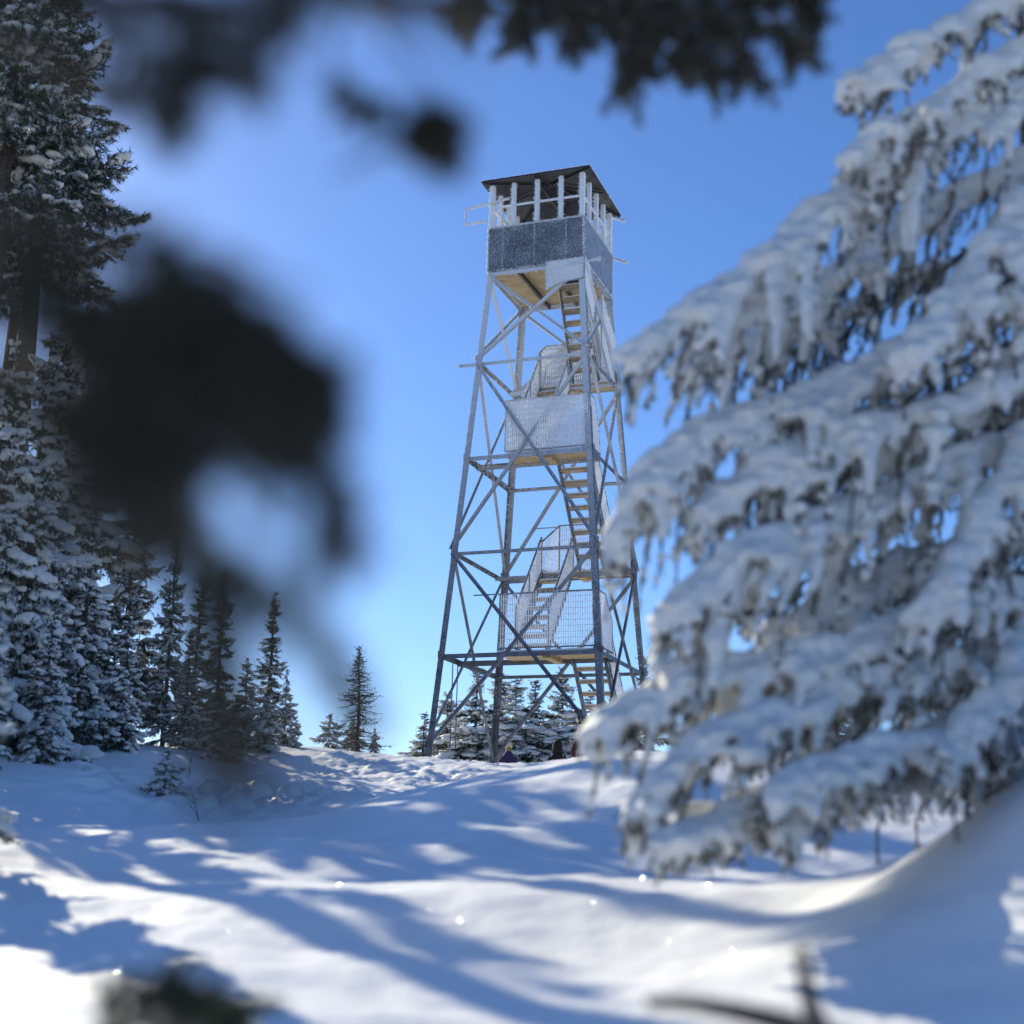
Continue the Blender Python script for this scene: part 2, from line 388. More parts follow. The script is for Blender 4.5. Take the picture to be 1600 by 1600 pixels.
# rails running on to the braces
mb = MB(); mb.tube([(-.98, -w1+.07, Z1+1.16), (-.42, -w1+.07, Z1+1.16)], .014, 6); mb.build('handrail', m_steel, T)
mb = MB(); mb.tube([(-.80, w2-.08, Z2+1.13), (-.2, w2-.08, Z2+1.13)], .014, 6); mb.build('handrail', m_steel, T)
# right-hand guards of the front landings
mesh_panel((w1-.08, -w1+.10, Z1+.08), Y_, Zv, [(0, 0), (1.0, 0), (.95, .62), (.45, 1.08), (0, 1.08)], r_=.009, thick=.006)
mesh_panel((w3-.08, -w3+.10, Z3+.08), Y_, Zv, [(0, 0), (.75, 0), (.62, .55), (.30, 1.05), (0, 1.08)], r_=.012, thick=.010, spk=80)
# back landings: far guard, chamfered left end, right end
mesh_panel((-.20, w2-.08, Z2+.08), X_, Zv, [(0, 0), (1.62, 0), (1.62, 1.08), (0, 1.08)], r_=.008, thick=.005)
mesh_panel((-.45, .96, Z2+.08), (.25/.53, .47/.53, 0), Zv, [(0, 0), (.53, 0), (.53, 1.08), (0, .62)], r_=.008, thick=.004)
mesh_panel((w2-.10, .95, Z2+.08), Y_, Zv, [(0, 0), (.48, 0), (.48, 1.08), (.2, 1.08), (0, .7)], r_=.009, thick=.006)
mesh_panel((-.50, w4-.08, Z4+.08), X_, Zv, [(0, 0), (1.62, 0), (1.62, 1.06), (0, 1.06)], r_=.012, thick=.013, spk=80)
mesh_panel((-.50, .73, Z4+.08), Y_, Zv, [(0, 0), (.42, 0), (.42, 1.06), (0, .75)], r_=.011, thick=.012, spk=80)
mesh_panel((w4-.08, .05, Z4+.10), Y_, Zv, [(0, .5), (.66, -.02), (1.1, -.02), (1.1, 1.0), (.45, 1.35), (0, 1.7)], r_=.012, thick=.013, spk=80)

def flight(x0, x1, yb, zb, yt, zt, meshes=(True, True), thick=.006, spk=20):
    e = bpy.data.objects.new('stair_flight', None); COL.objects.link(e); e.parent = T
    P0, P1 = Vector((0, yb, zb)), Vector((0, yt, zt)); d = (P1-P0).normalized(); nrm = Vector((1, 0, 0)).cross(d)
    if nrm.z < 0: nrm = -nrm
    for x_ in (x0-.012, x1+.012):
        mb = MB(); a = Vector((1, 0, 0))
        q0, q1 = P0+Vector((x_, 0, 0)), P1+Vector((x_, 0, 0))
        A, B_ = (a, nrm) if a.cross(nrm).dot(d) > 0 else (nrm, a)
        pr = [(-.010, -.13), (.010, -.13), (.010, .06), (-.010, .06)] if A == a else [(-.13, -.010), (.06, -.010), (.06, .010), (-.13, .010)]
        mb.prism(q0, q1, pr, A, B_)
        spikes(mb, q0, q1, .05, spk, .02, 1, rng)
        mb.build('stringer', [m_stair, m_rime], e)
    n_ = int(round((zt-zb)/.215)); sgn = 1 if yt > yb else -1
    for i in range(1, n_):
        t_ = i/n_; c = P0.lerp(P1, t_)
        mb = MB(); mb.box(((x0+x1)/2, c.y, c.z), (x1-x0-.004, .23, .042))
        mb.box(((x0+x1)/2+rng.uniform(-.02, .02), c.y+.01*sgn, c.z+.021+.014), ((x1-x0)*rng.uniform(.82, .97), .20, .028), 1)
        mb.build('tread', [m_tread, m_rime], e)
    for x_, use in ((x0-.05, meshes[0]), (x1+.05, meshes[1])):
        if not use: continue
        sl = (zt-zb)/(yt-yb)
        O = (x_, yb, zb)
        # panel in (y, z): parallelogram from stringer to rail
        ya = 0; yb2 = yt-yb
        s_ = 1 if yb2 > 0 else -1; L = abs(yb2)
        poly = [(.10, .10+abs(sl)*.10), (L, abs(sl)*L+.06), (L, abs(sl)*L+.80), (.10, .86+abs(sl)*.10)]
        mesh_panel(O, (0, s_, 0), Zv, poly, du=.06, dv=.085, r_=.008, rf=.02, thick=thick+.004, spk=spk*2)
        for t_ in (.08, .5, .95):
            mb = MB(); q = P0.lerp(P1, t_)+Vector((x_+(.035 if x_ < x0 else -.035), 0, 0)); mb.tube([q, q+Vector((0, 0, .85))], .014, 5)
            mb.build('baluster', m_stair, e)
flight(.84, 1.47, .95, -.10, -.72, Z1, (False, True), .006)
flight(-.40, .22, -.72, Z1+.05, .95, Z2, (True, True), .004)
flight(.46, 1.08, .95, Z2+.05, -.70, Z3, (False, True), .008, 30)
flight(-.42, .18, -.70, Z3+.05, .72, Z4, (True, True), .014, 60)
flight(.32, .88, .72, Z4+.05, -.42, Z5, (False, True), .016, 70)

# cab
mb = MB(); h_ = 1.05; hx0, hx1, hy = .30, .92, -.45          # floor with a stair hatch at the front right corner
mb.box(((-h_+hx0)/2, 0, Z5+.02), (h_+hx0, 2*h_, .035)); mb.box(((hx0+h_)/2, (hy+.75+h_)/2-.0, Z5+.02), (h_-hx0-.001, h_-hy-.75, .035))
mb.box(((hx1+h_)/2, (-h_+hy+.75)/2, Z5+.02), (h_-hx1-.001, h_+hy+.75-.002, .035)); mb.box(((hx0+hx1)/2, (-h_-.55)/2-.1, Z5+.02), (hx1-hx0-.002, .30, .035))
FL = mb.build('cab_floor', m_wood, T)
for x_, w_ in ((-.37, .05), (.28, .05)):
    mb = MB(); mb.box((x_, 0, Z5-.055), (w_, 2*h_-.05, .09)); mb.build('floor_beam', m_roof, FL)
for c0, c1 in FACES:
    inw = Vector((-(c0[0]+c1[0]), -(c0[1]+c1[1]), 0)).normalized()
    angle('floor_edge_angle', cnr(*c0, Z5)-inw*.0, cnr(*c1, Z5)-inw*.0, (0, 0, -1), inw, .085)
for i, (c0, c1) in enumerate(FACES):
    p, q = Vector((c0[0]*1.07, c0[1]*1.07, 0)), Vector((c1[0]*1.07, c1[1]*1.07, 0))
    d = (q-p).normalized(); out = Vector((d.y, -d.x, 0)); mb = MB(); t_ = .012
    ext = 0.012 if i in (0, 2) else -0.001
    mb.prism(p+Vector((0, 0, Z5+.002))-d*ext, p+Vector((0, 0, Z6))-d*ext, [(0, 0), (2.14+2*ext, 0), (2.14+2*ext, t_), (0, t_)], d, out)
    Lw = 2.14
    wall = mb.build('cab_wall', m_side if i == 1 else m_wall, T)
    if i != 1:
        for fr_ in (.155, .49, .82):
            mb = MB(); c = p+d*(fr_*Lw)+out*.02; mb.prism(c+Vector((0, 0, Z5+.03)), c+Vector((0, 0, Z6-.01)), [(-.010, -.008), (.010, -.008), (.010, .010), (-.010, .010)], d, out)
            spikes(mb, c+Vector((0, 0, Z5)), c+Vector((0, 0, Z6)), .02, 70, .012, 1, rng)
            mb.build('batten', [m_side, m_rime], wall)
    mb = MB()
    for zz in (Z5+.02, Z6):
        spikes(mb, p+Vector((0, 0, zz))+out*.02, q+Vector((0, 0, zz))+out*.02, .02, 190, .02, 0, rng, Vector((0, 0, -.2)))
    for pp in (p, q): spikes(mb, pp+Vector((0, 0, Z5))+out*.01, pp+Vector((0, 0, Z6))+out*.01, .03, 130, .02, 0, rng)
    for k in range(800 if i == 0 else 200 if i != 1 else 40):            # rime grains standing on the sheet
        s_ = p+d*(rng.random()*Lw)+out*.014+Vector((0, 0, Z5+.03+rng.random()*.98))
        q_ = (out+Vector((rng.gauss(0, .5), rng.gauss(0, .5), rng.gauss(0, .5)))).normalized(); a = q_.orthogonal().normalized(); b_ = q_.cross(a)
        mb.add([s_+a*.006, s_-a*.004+b_*.005, s_-a*.004-b_*.005, s_+q_*(.006+.010*rng.random())], [(0, 1, 3), (1, 2, 3), (2, 0, 3)])
    mb.build('rime_crust', m_rime, wall)
    mb = MB(); mb.prism(p+Vector((0, 0, Z6))+d*.002-out*.03, q+Vector((0, 0, Z6))-d*.002-out*.03, [(0, -.02), (.045, -.02), (.045, .02), (0, .02)], -out if False else out, Vector((0, 0, 1)))
    mb.build('sill_rail', m_stair, wall)
    # window posts and mid rail of each side (corner posts are made once)
    for j in range(5):
        if j == 4: continue
        c = p+d*(Lw*j/4)+(Vector((0, 0, 0)) if j else Vector((0, 0, 0)))
        inn = -out*.055; ww = .085 if j else .10
        cc = c+inn+(d*.045 if j == 0 else Vector())
        mb = MB(); mb.prism(cc+Vector((0, 0, Z6+.005)), cc+Vector((0, 0, Z7-.02)), [(-ww/2, -ww/2), (ww/2, -ww/2), (ww/2, ww/2), (-ww/2, ww/2)], d, -out)
        spikes(mb, cc+Vector((0, 0, Z6)), cc+Vector((0, 0, Z7-.05)), ww, 110, .02, 1, rng)
        mb.build('window_post', [m_rime, m_rime], T)
    zr = Z6+.50
    for j in range(4):
        a_ = p+d*(Lw*j/4+.05)-out*.045+Vector((0, 0, zr)); b2 = p+d*(Lw*(j+1)/4-.035)-out*.045+Vector((0, 0, zr))
        mb = MB(); mb.prism(a_, b2, [(-.02, -.02), (.02, -.02), (.02, .02), (-.02, .02)], Vector((0, 0, 1)), out)
        spikes(mb, a_, b2, .03, 80, .015, 0, rng); mb.build('window_rail', m_rime, T)
# roof: shallow hip, dark underneath, rafters
ov = 1.07+.16; apex = Vector((0, 0, Z7+.42)); mb = MB()
cs = [Vector((s_*ov, t_*ov, Z7)) for s_, t_ in ((-1, -1), (1, -1), (1, 1), (-1, 1))]
top = [c+Vector((0, 0, .035)) for c in cs]
mb.add([*cs, apex], [(1, 0, 4), (2, 1, 4), (3, 2, 4), (0, 3, 4)])
mb.add([*top, apex+Vector((0, 0, .035))], [(0, 1, 4), (1, 2, 4), (2, 3, 4), (3, 0, 4)])
mb.add([*cs, *top], [(0, 1, 5, 4), (1, 2, 6, 5), (2, 3, 7, 6), (3, 0, 4, 7)])
RF = mb.build('roof', m_roof, T)
for i in range(4):
    mb = MB(); mb.tube([cs[i]*.985+Vector((0, 0, Z7*.015-.03)), apex-Vector((0, 0, .05))], .028, 4); mb.build('rafter', m_roof, RF)
    mb = MB(); m0 = (cs[i]+cs[(i+1) % 4])/2; mb.tube([m0*.98+Vector((0, 0, Z7*.02-.03)), apex-Vector((0, 0, .06))], .02, 4); mb.build('rafter', m_roof, RF)
mb = MB()
for i in range(4):
    a_, b2 = top[i], top[(i+1) % 4]
    spikes(mb, a_, b2, .012, 90, .012, 0, rng, Vector((0, 0, .8)))
    k = 30
    for j in range(k):
        if rng.random() < .5:
            c = a_.lerp(b2, (j+.5)/k)*.975; mb.box((c.x, c.y, Z7+.045), (.06, .06, .012+.012*rng.random()))
mb.build('snow_edge', m_rime, RF)
mb = MB(); mb.box((0, 0, Z7-.04), (2.0, .05, .06)); mb.box((0, 0, Z7-.045), (.05, 2.0, .06)); mb.build('tie_beam', m_roof, RF)
# strut inside the cab, antenna frame on the left, frosted pipe ends on the right
def rod(name, pts, r_=.022, spk=90, sl=.02, ends=0):
    mb = MB(); mb.tube(pts, r_, 6)
    for a_, b2 in zip(pts[:-1], pts[1:]): spikes(mb, a_, b2, r_*1.4, spk, sl, 1, rng)
    if ends:
        e_ = Vector(pts[-1]); mb.tube([e_-Vector((.02, 0, 0)), e_+Vector((.03, .01, 0)), e_+Vector((.06, .02, -.01))], [r_, r_*2.1, r_*1.2], 8)
        for k in range(40):
            q = Vector((rng.gauss(0, 1), rng.gauss(0, 1), rng.gauss(0, 1))).normalized(); mb.tube([e_+q*.02, e_+q*(.05+.03*rng.random())+Vector((.03, 0, 0))], [.008, .001], 3, 1)
    return mb.build(name, [m_steel, m_rime], T)
rod('side_frame', [(-.60, -1.13, Z6+.62), (-1.60, -1.13, Z6+.50), (-1.60, -1.13, Z6+.14), (-1.10, -1.13, Z6+.16)], .028, 90, .015)
rod('cab_strut', [(-1.0, -.98, Z6+.5), (-.62, -.55, Z6+.02)], .025, 20)
rod('pipe_end', [(1.05, 1.12, 12.22), (1.30, 1.10, 12.10)], .028, 90, .02, 1)
rod('pipe_end', [(1.05, 1.10, Z6-.02), (1.36, 1.08, Z6-.17)], .030, 90, .02, 1)
rod('pipe_end', [(.75, -1.16, 10.12), (1.42, -1.20, 10.15)], .020, 110, .02, 1)
rod('girt_tip', [(-w4-.36, -w4+.03, Z4-.03), (-w4-.42, -w4+.03, Z4-.03)], .03, 60, .02)
# frost-filled guard under the floor round the hatch
mesh_panel((.28, -1.13, 9.60), X_, Zv, [(0, .03), (.30, .17), (.79, .22), (.79, .66), (0, .66)], du=.035, dv=.05, r_=.014, thick=.006, spk=120)
mesh_panel((1.10, -1.10, 9.30), Y_, Zv, [(0, .35), (.62, -.25), (.75, .35), (.35, .95), (0, 1.0)], du=.04, dv=.05, r_=.013, thick=.010, spk=120)
mesh_panel((.96, -.42, 8.75), Y_, Zv, [(0, .55), (1.0, -.45), (1.0, .25), (0, 1.3)], du=.045, dv=.06, r_=.012, thick=.012, spk=90)

# ------------------------------------------------------------------ firs
def needle_tris(mb, p, d, n_, ln, wd, rg, mi, spread=.9, down=0):
    for i in range(n_):
        q = Vector((rg.gauss(0, 1), rg.gauss(0, 1), rg.gauss(0, 1)-down)); q = (d*0.8 + q.normalized()*spread).normalized()
        a = q.cross(Vector((rg.gauss(0, 1), rg.gauss(0, 1), rg.gauss(0, 1)))).normalized()*wd*.5
        l = ln*(.6+.7*rg.random()); b_ = len(mb.v)
        mb.v.extend([tuple(p-a), tuple(p+a), tuple(p+q*l)]); mb.f.append((b_, b_+1, b_+2)); mb.m.append(mi if rg.random() > .0 else mi)
ICO = None
def lump(mb, c, r_, fl, rg, mi=0, dirx=None):
    global ICO
    if ICO is None:
        bm = bmesh.new(); bmesh.ops.create_icosphere(bm, subdivisions=2, radius=1)
        ICO = ([v_.co.copy() for v_ in bm.verts], [tuple(v_.index for v_ in f.verts) for f in bm.faces]); bm.free()
    s1 = rg.random()*50; d = Vector(dirx).normalized() if dirx is not None else None
    vs = []
    for v_ in ICO[0]:
        k = 1+.45*noise.noise(v_*1.3+Vector((s1, 0, 0)))+.2*noise.noise(v_*3+Vector((0, s1, 0)))
        q = v_*k*r_
        if d is not None: q = q + d*(q.dot(d))*.9
        q.z *= fl; vs.append(c+q)
    mb.add(vs, ICO[1], mi)
def fir(name, H, R, seed, snow=1.0, lean=0, sparse=0.0, base=.08, dead=False, step=.13, power=.8, needle=.055):
    rg = random.Random(seed); root = empty(name, (0, 0, 0))
    tr = MB(); k = 14
    cen = [Vector((lean*(i/k)**2*H + .02*H*nz(i*.5, seed)*.4, .01*H*nz(i*.6, seed+9), H*i/k - (.3 if i == 0 else 0))) for i in range(k+1)]
    tr.tube(cen, [max(.006, .018*H*(1-i/k)**.9+.004) for i in range(k+1)], 7)
    def axis_at(z):
        t_ = max(0, min(.999, z/H))*k; i = int(t_); return cen[i].lerp(cen[i+1], t_-i)
    nb, sb = MB(), MB(); z = base*H
    while z < H*.985:
        t_ = z/H
        L0 = R*((1-t_)**power)*1.02+.06*(1-t_)**.5+.008
        L0 *= 1 - .30*(math.sin(z*4.3+seed)*.5+.5)
        nbr = rg.choice((4, 5, 5, 6)) if not dead else rg.choice((3, 4, 5))
        a0 = rg.random()*6.28
        for i in range(nbr):
            if rg.random() < sparse: continue
            az = a0+i*6.283/nbr+rg.gauss(0, .6); L = L0*rg.uniform(.45, 1.25); zz = max(.02, z+rg.uniform(-1.3, 1.3)*step)
            o = axis_at(zz); hd = Vector((math.cos(az), math.sin(az), 0))
            up0 = .40*t_-.14-.10*snow+rg.gauss(0, .16); sag = (.25+.30*snow*(1-t_))*rg.uniform(.4, 1.8)
            m_ = 6; path = []
            for j in range(m_+1):
                s_ = j/m_; path.append(o+hd*(L*s_*(1-.12*s_))+Vector((0, 0, L*(up0*s_-sag*s_*s_+.14*s_**3*2))))
            tr.tube(path, [max(.0025, .010*(1-j/m_)+.003) for j in range(m_+1)], 3, 0, False)
            side = Vector((-hd.y, hd.x, 0)); tw = max(3, int(L/.055))
            for j in range(tw+1):
                s_ = .18+.82*j/tw; fi_ = s_*m_; i0 = min(m_-1, int(fi_)); p = path[i0].lerp(path[i0+1], fi_-i0)
                dd = (path[i0+1]-path[i0]).normalized()
                for sg_ in ((-1, 1) if j < tw else (0,)):
                    if dead and rg.random() < .25: continue
                    tl = (.36*L*(1-s_)**.7+.05*(1-.6*t_))*rg.uniform(.6, 1.1) if sg_ else .07
                    td = (dd*.75+side*sg_*rg.uniform(.5, 1)+Vector((0, 0, rg.uniform(-.55, .15)-.45*snow*rg.random()))).normalized() if sg_ else dd
                    q = p+td*tl
                    if dead:
                        tr.tube([p, q], [.003, .0015], 3, 0, False)
                        needle_tris(nb, q, td, 4, needle*.7, .012, rg, 1 if rg.random() < .3 else 0)
                        continue
                    ns = max(2, int(tl/.030))
                    for e_ in range(ns):
                        c = p.lerp(q, (e_+.6)/ns)+Vector((0, 0, -.05*tl*(e_/ns)))
                        needle_tris(nb, c, td, 7, needle*(1-.5*t_**2), .013, rg, 1 if rg.random() < .16+.10*snow else 0)
                    if snow > .1 and rg.random() < .55*snow and tl > .05:
                        lump(sb, p.lerp(q, .55)+Vector((0, 0, .018)), (.018+.16*tl)*rg.uniform(.7, 1.2), .48, rg, 0, td)
            if snow > .1 and L > .16:
                for e_ in range(int(1+L/.14)):
                    if rg.random() < .62*snow:
                        s_ = rg.uniform(.3, .98); fi_ = s_*m_; i0 = min(m_-1, int(fi_)); p = path[i0].lerp(path[i0+1], fi_-i0)
                        lump(sb, p+Vector((0, 0, .02)), rg.uniform(.03, .05)+.06*L*snow, .5, rg, 0, path[i0+1]-path[i0])
        z += step*rg.uniform(.8, 1.2)*(1-.45*t_)
    needle_tris(nb, cen[-1], Vector((0, 0, 1)), 14, .06, .012, rg, 0)
    tr.build('trunk', m_bark, root)
    cr_ = nb.build('crown', [m_need, m_need2], root)
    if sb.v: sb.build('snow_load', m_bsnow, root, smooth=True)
    return root
def copy_tree(o, parent=None):
    c = o.copy(); COL.objects.link(c); c.parent = parent
    for ch in o.children: copy_tree(ch, c)
    return c
V_ = {}
V_['spire'] = fir('fir_tree', 3.0, .46, 11, .35, 0, .08, .05, power=.95, step=.10)
V_['broad'] = fir('fir_tree', 3.0, 1.05, 5, .85, .0, .06)
V_['broad2'] = fir('fir_tree', 3.0, .95, 23, .75, .01, .10)
V_['tall'] = fir('fir_tree', 4.0, .95, 31, .5, .01, .10)
V_['tall2'] = fir('fir_tree', 4.0, .80, 47, .4, -.02, .18)
V_['dead'] = fir('sparse_fir', 2.4, .62, 61, .0, .07, .12, .03, dead=True, step=.05)
V_['shrub'] = fir('fir_shrub', 1.3, .85, 71, 1.0, .0, .05, .10)
used = set()
def place(kind, px, top, d, label, wid=1.0, group=None, rz=None, H=None, sink=.05):
    """stand a fir on the ground at depth d; its height follows from the row its tip reaches"""
    src = V_[kind]; o = src if kind not in used else copy_tree(src); used.add(kind)
    P = pix(px, top, d); x, y = P.x, P.y
    z0 = ground(x, y, False)-sink
    hh = P.z-z0
    H0 = {'spire': 3, 'broad': 3, 'broad2': 3, 'tall': 4, 'tall2': 4, 'dead': 2.4, 'shrub': 1.3}[kind]
    s_ = hh/H0; o.location = (x, y, z0); o.scale = (s_*wid, s_*wid, s_); o.rotation_euler = (0, 0, rz if rz is not None else px*.37)
    tag(o, label, 'tree', group)
    return o
BG = 'firs behind the tower'
place('broad2', 662, 1116, 40, 'low snowy fir peeping out left of the tower foot', 1.3, BG)
place('broad', 700, 1086, 41, 'snow-dusted fir seen between the two left braces', 1.35, BG)
place('broad2', 745, 1046, 40, 'tallest fir behind the back left leg of the tower', 1.15, BG)
place('broad', 784, 1054, 43, 'fir with a thin tip just right of the back left leg', 1.1, BG)
place('broad', 806, 1063, 39.5, 'snow-clumped fir above the person with the pale hat', 1.15, BG)
place('broad2', 838, 1066, 41.5, 'fir in the middle of the row under the lowest landing', 1.2, BG)
place('broad', 880, 1046, 40.5, 'tall fir left of the lowest stair flight', 1.05, BG)
place('broad2', 925, 1082, 42, 'fir seen through the lowest stair treads', 1.2, BG)
place('broad', 965, 1072, 44, 'fir beyond the right-hand stair mesh', 1.1, BG)
place('broad2', 1006, 1030, 42, 'fir tip beside the back right tower leg', 1.0, BG)
place('shrub', 722, 1118, 38, 'wide snowy fir bush between the left tower legs', 1.4, BG)
place('shrub', 765, 1112, 38.5, 'snowy fir bush against the back left leg', 1.3, BG)
place('shrub', 822, 1110, 38, 'broad snowy fir bush between the two sitting people', 1.5, BG)
place('shrub', 862, 1120, 38.5, 'snowy fir bush behind the black-clad person', 1.3, BG)
place('shrub', 905, 1112, 39, 'snowy fir bush at the foot of the stairs', 1.4, BG)
LG = 'firs on the left'
place('tall', 280, 828, 24, 'tall dark fir of the left wood reaching highest above its neighbours', .62, LG)
place('tall2', 316, 885, 25.5, 'dark fir of the left wood with a blunt top, behind the blurred branch', .80, LG)
place('tall2', 354, 888, 23.5, 'fir of the left wood with a bare leader and bushy tip', .85, LG)
place('tall', 300, 985, 22.5, 'shorter snow-laden fir filling the foot of the left wood', 1.0, LG)
place('broad', 388, 1030, 24.5, 'mid-height frosted fir left of the slender spire fir', .9, LG)
place('spire', 430, 928, 27, 'slender pale spire-shaped fir standing out against the sky', 1.0, LG)
place('broad2', 450, 1048, 26, 'small pointed fir right of the slender spire fir', .75, LG)
place('shrub', 418, 1085, 24, 'snow-covered fir thicket below the slender spire fir', .9, LG)
place('shrub', 462, 1122, 25.5, 'low snowy fir bush at the edge of the left wood', .8, LG)
place('shrub', 345, 1095, 21.5, 'snow-buried fir bush under the left wood', 1.1, LG)
place('shrub', 262, 1175, 15.5, 'small half-buried fir bush on the near left snowbank', 1.0, LG)
place('dead', 566, 1010, 29, 'nearly bare fir with a crooked leader left of the tower', 1.1)
place('shrub', 516, 1118, 28.5, 'low drooping fir bush left of the nearly bare fir', .95)
place('shrub', 552, 1125, 29.5, 'fir bush at the foot of the nearly bare fir', .9)
place('shrub', 586, 1140, 29, 'tiny fir bush right of the nearly bare fir', .6)
# the wood goes on to the left of the photograph, and to the right behind the big fir
LW = 'firs deeper in the left wood'
for px, top, d, k, lb in ((222, 700, 26, 'tall', 'tall fir just inside the left wood'), (168, 620, 27, 'tall2', 'thin fir second from the left wood edge'),
                          (112, 560, 24, 'tall', 'highest dense fir in the left wood'), (40, 530, 22.5, 'tall2', 'highest slim fir at the far left of the frame'),
                          (205, 960, 21, 'broad', 'short broad fir in front of the left wood'), (85, 940, 17.0, 'broad2', 'low broad fir nearest on the left bank'),
                          (70, 700, 20, 'broad', 'wide fir at the back of the left wood'), (150, 800, 21.0, 'broad2', 'wide pointed fir in the middle of the left wood'),
                          (0, 790, 15.5, 'tall2', 'slim fir on the left edge of the frame'), (-90, 780, 15.5, 'tall', 'fir just beyond the left edge of the frame'),
                          (-180, 770, 14.8, 'broad2', 'fir well beyond the left edge of the frame'),
                          (-30, 600, 20.5, 'broad', 'wide fir half beyond the left edge of the frame'), (-280, 780, 14.5, 'tall', 'farthest fir beyond the left edge of the frame')):
    place(k, px, top, d, lb, .78, LW)
V_['shade_canopy'] = fir('fir_tree', 9.6, 2.9, 91, .35, 0, .12, .57, step=.20, needle=.09)  # bare-trunked firs added out of view to shade the boughs and near snow
def stand(kind, xr, d, H0, H, label, wid=1.0, rz=0):
    o = V_[kind] if kind not in used else copy_tree(V_[kind]); used.add(kind)
    x, y = CAM.x+xr, CAM.y+d; o.location = (x, y, ground(x, y, False)-.1); s_ = H/H0; o.scale = (s_*wid, s_*wid, s_); o.rotation_euler = (0, 0, rz)
    tag(o, label, 'tree', LW)
def sunward(c, a):      # a place c metres across the sunlight and a metres towards the sun from the camera
    return c*math.cos(SUN_AZ)+a*math.sin(SUN_AZ), -c*math.sin(SUN_AZ)+a*math.cos(SUN_AZ)
for i_, (c_, a_, h_, w_, lb) in enumerate(((2.9, 15.5, 12.6, 1.0, 'high shade-casting fir added outside the left frame edge, nearest of three'),
        (4.2, 18.5, 12.4, 1.1, 'high shade-casting fir added outside the left frame edge, middle of three'),
        (5.5, 22.5, 14.0, 1.1, 'high shade-casting fir added outside the left frame edge, farthest of three'),
        (5.2, 20.5, 12.7, 1.45, 'highest shade-casting fir added outside the left frame edge, between the middle and farthest'))):
    xr, dd_ = sunward(c_, a_); stand('shade_canopy', xr, dd_, 9.6, h_, lb, w_*9.6/h_, i_*1.7)
xr, dd_ = sunward(2.0, 8.7); stand('broad', xr, dd_, 3.0, 2.3, 'small snowy fir added for shade, nearest to the camera on the left', .8, 1)
xr, dd_ = sunward(.6, 8.4); stand('broad2', xr, dd_, 3.0, 2.7, 'small snowy fir added for shade outside the left frame edge beside the nearest one', .9, 3)  # both small firs added to shade the lower left snow
for c_, a_, h_, lb in ((3.2, 16.2, 4.5, 'wide snowy shade-casting fir added outside the left frame edge, first of the wide row'), (4.2, 17.2, 5.0, 'wide snowy shade-casting fir added outside the left frame edge, second of the wide row'),
                       (5.1, 18.8, 5.7, 'wide snowy shade-casting fir added right on the left frame edge'), (6.1, 21.5, 6.8, 'big wide snowy shade-casting fir added at the far left of the wood'),
                       (7.3, 24.5, 7.9, 'big wide snowy shade-casting fir added, standing highest at the back of the wood')):
    xr, dd_ = sunward(c_, a_); stand('broad', xr, dd_, 3.0, h_, lb, .62, c_*2)  # wide firs added up-sun to throw shade on the near drift
for px, top, d, k, lb in ((1235, 1015, 21, 'broad', 'sunlit fir seen through the gap in the snowy boughs'), (1300, 985, 23, 'tall', 'fir behind the snowy boughs on the right'),
                          (1420, 900, 22, 'tall2', 'fir right of the snowy boughs against the sky'), (1530, 860, 20, 'tall', 'fir at the right edge of the view')):
    place(k, px, top, d, lb, 1.0, 'firs behind the snowy boughs')

# ------------------------------------------------------------------ the big snow-laden fir on the right
def catmull(pts, n_):
    pts = [Vector(p) for p in pts]; pts = [pts[0]*2-pts[1]]+pts+[pts[-1]*2-pts[-2]]; out = []
    m_ = len(pts)-3
    for i in range(n_+1):
        t_ = i/n_*m_; k = min(m_-1, int(t_)); t_ -= k
        a, b_, c, d = pts[k:k+4]
        out.append(.5*((2*b_)+(c-a)*t_+(2*a-5*b_+4*c-d)*t_*t_+(3*b_-a-3*c+d)*t_**3))
    return out
bigT = pix(1690, 1300, 6.6); gz = ground(bigT.x, bigT.y, False)
BF = empty('snowy_fir', (bigT.x, bigT.y, gz-.2)); tag(BF, 'big fir with thick snow on drooping boughs, large on the right', 'tree')
inv = Matrix.Translation(-BF.location)
mb = MB(); mb.tube([Vector((0, 0, 0)), (0.02, 0, 1.2), (-.02, 0, 2.6), (0, 0, 4.2), (0, 0, 4.9)], [.13, .11, .075, .03, .01], 10); mb.build('trunk', m_bark, BF)
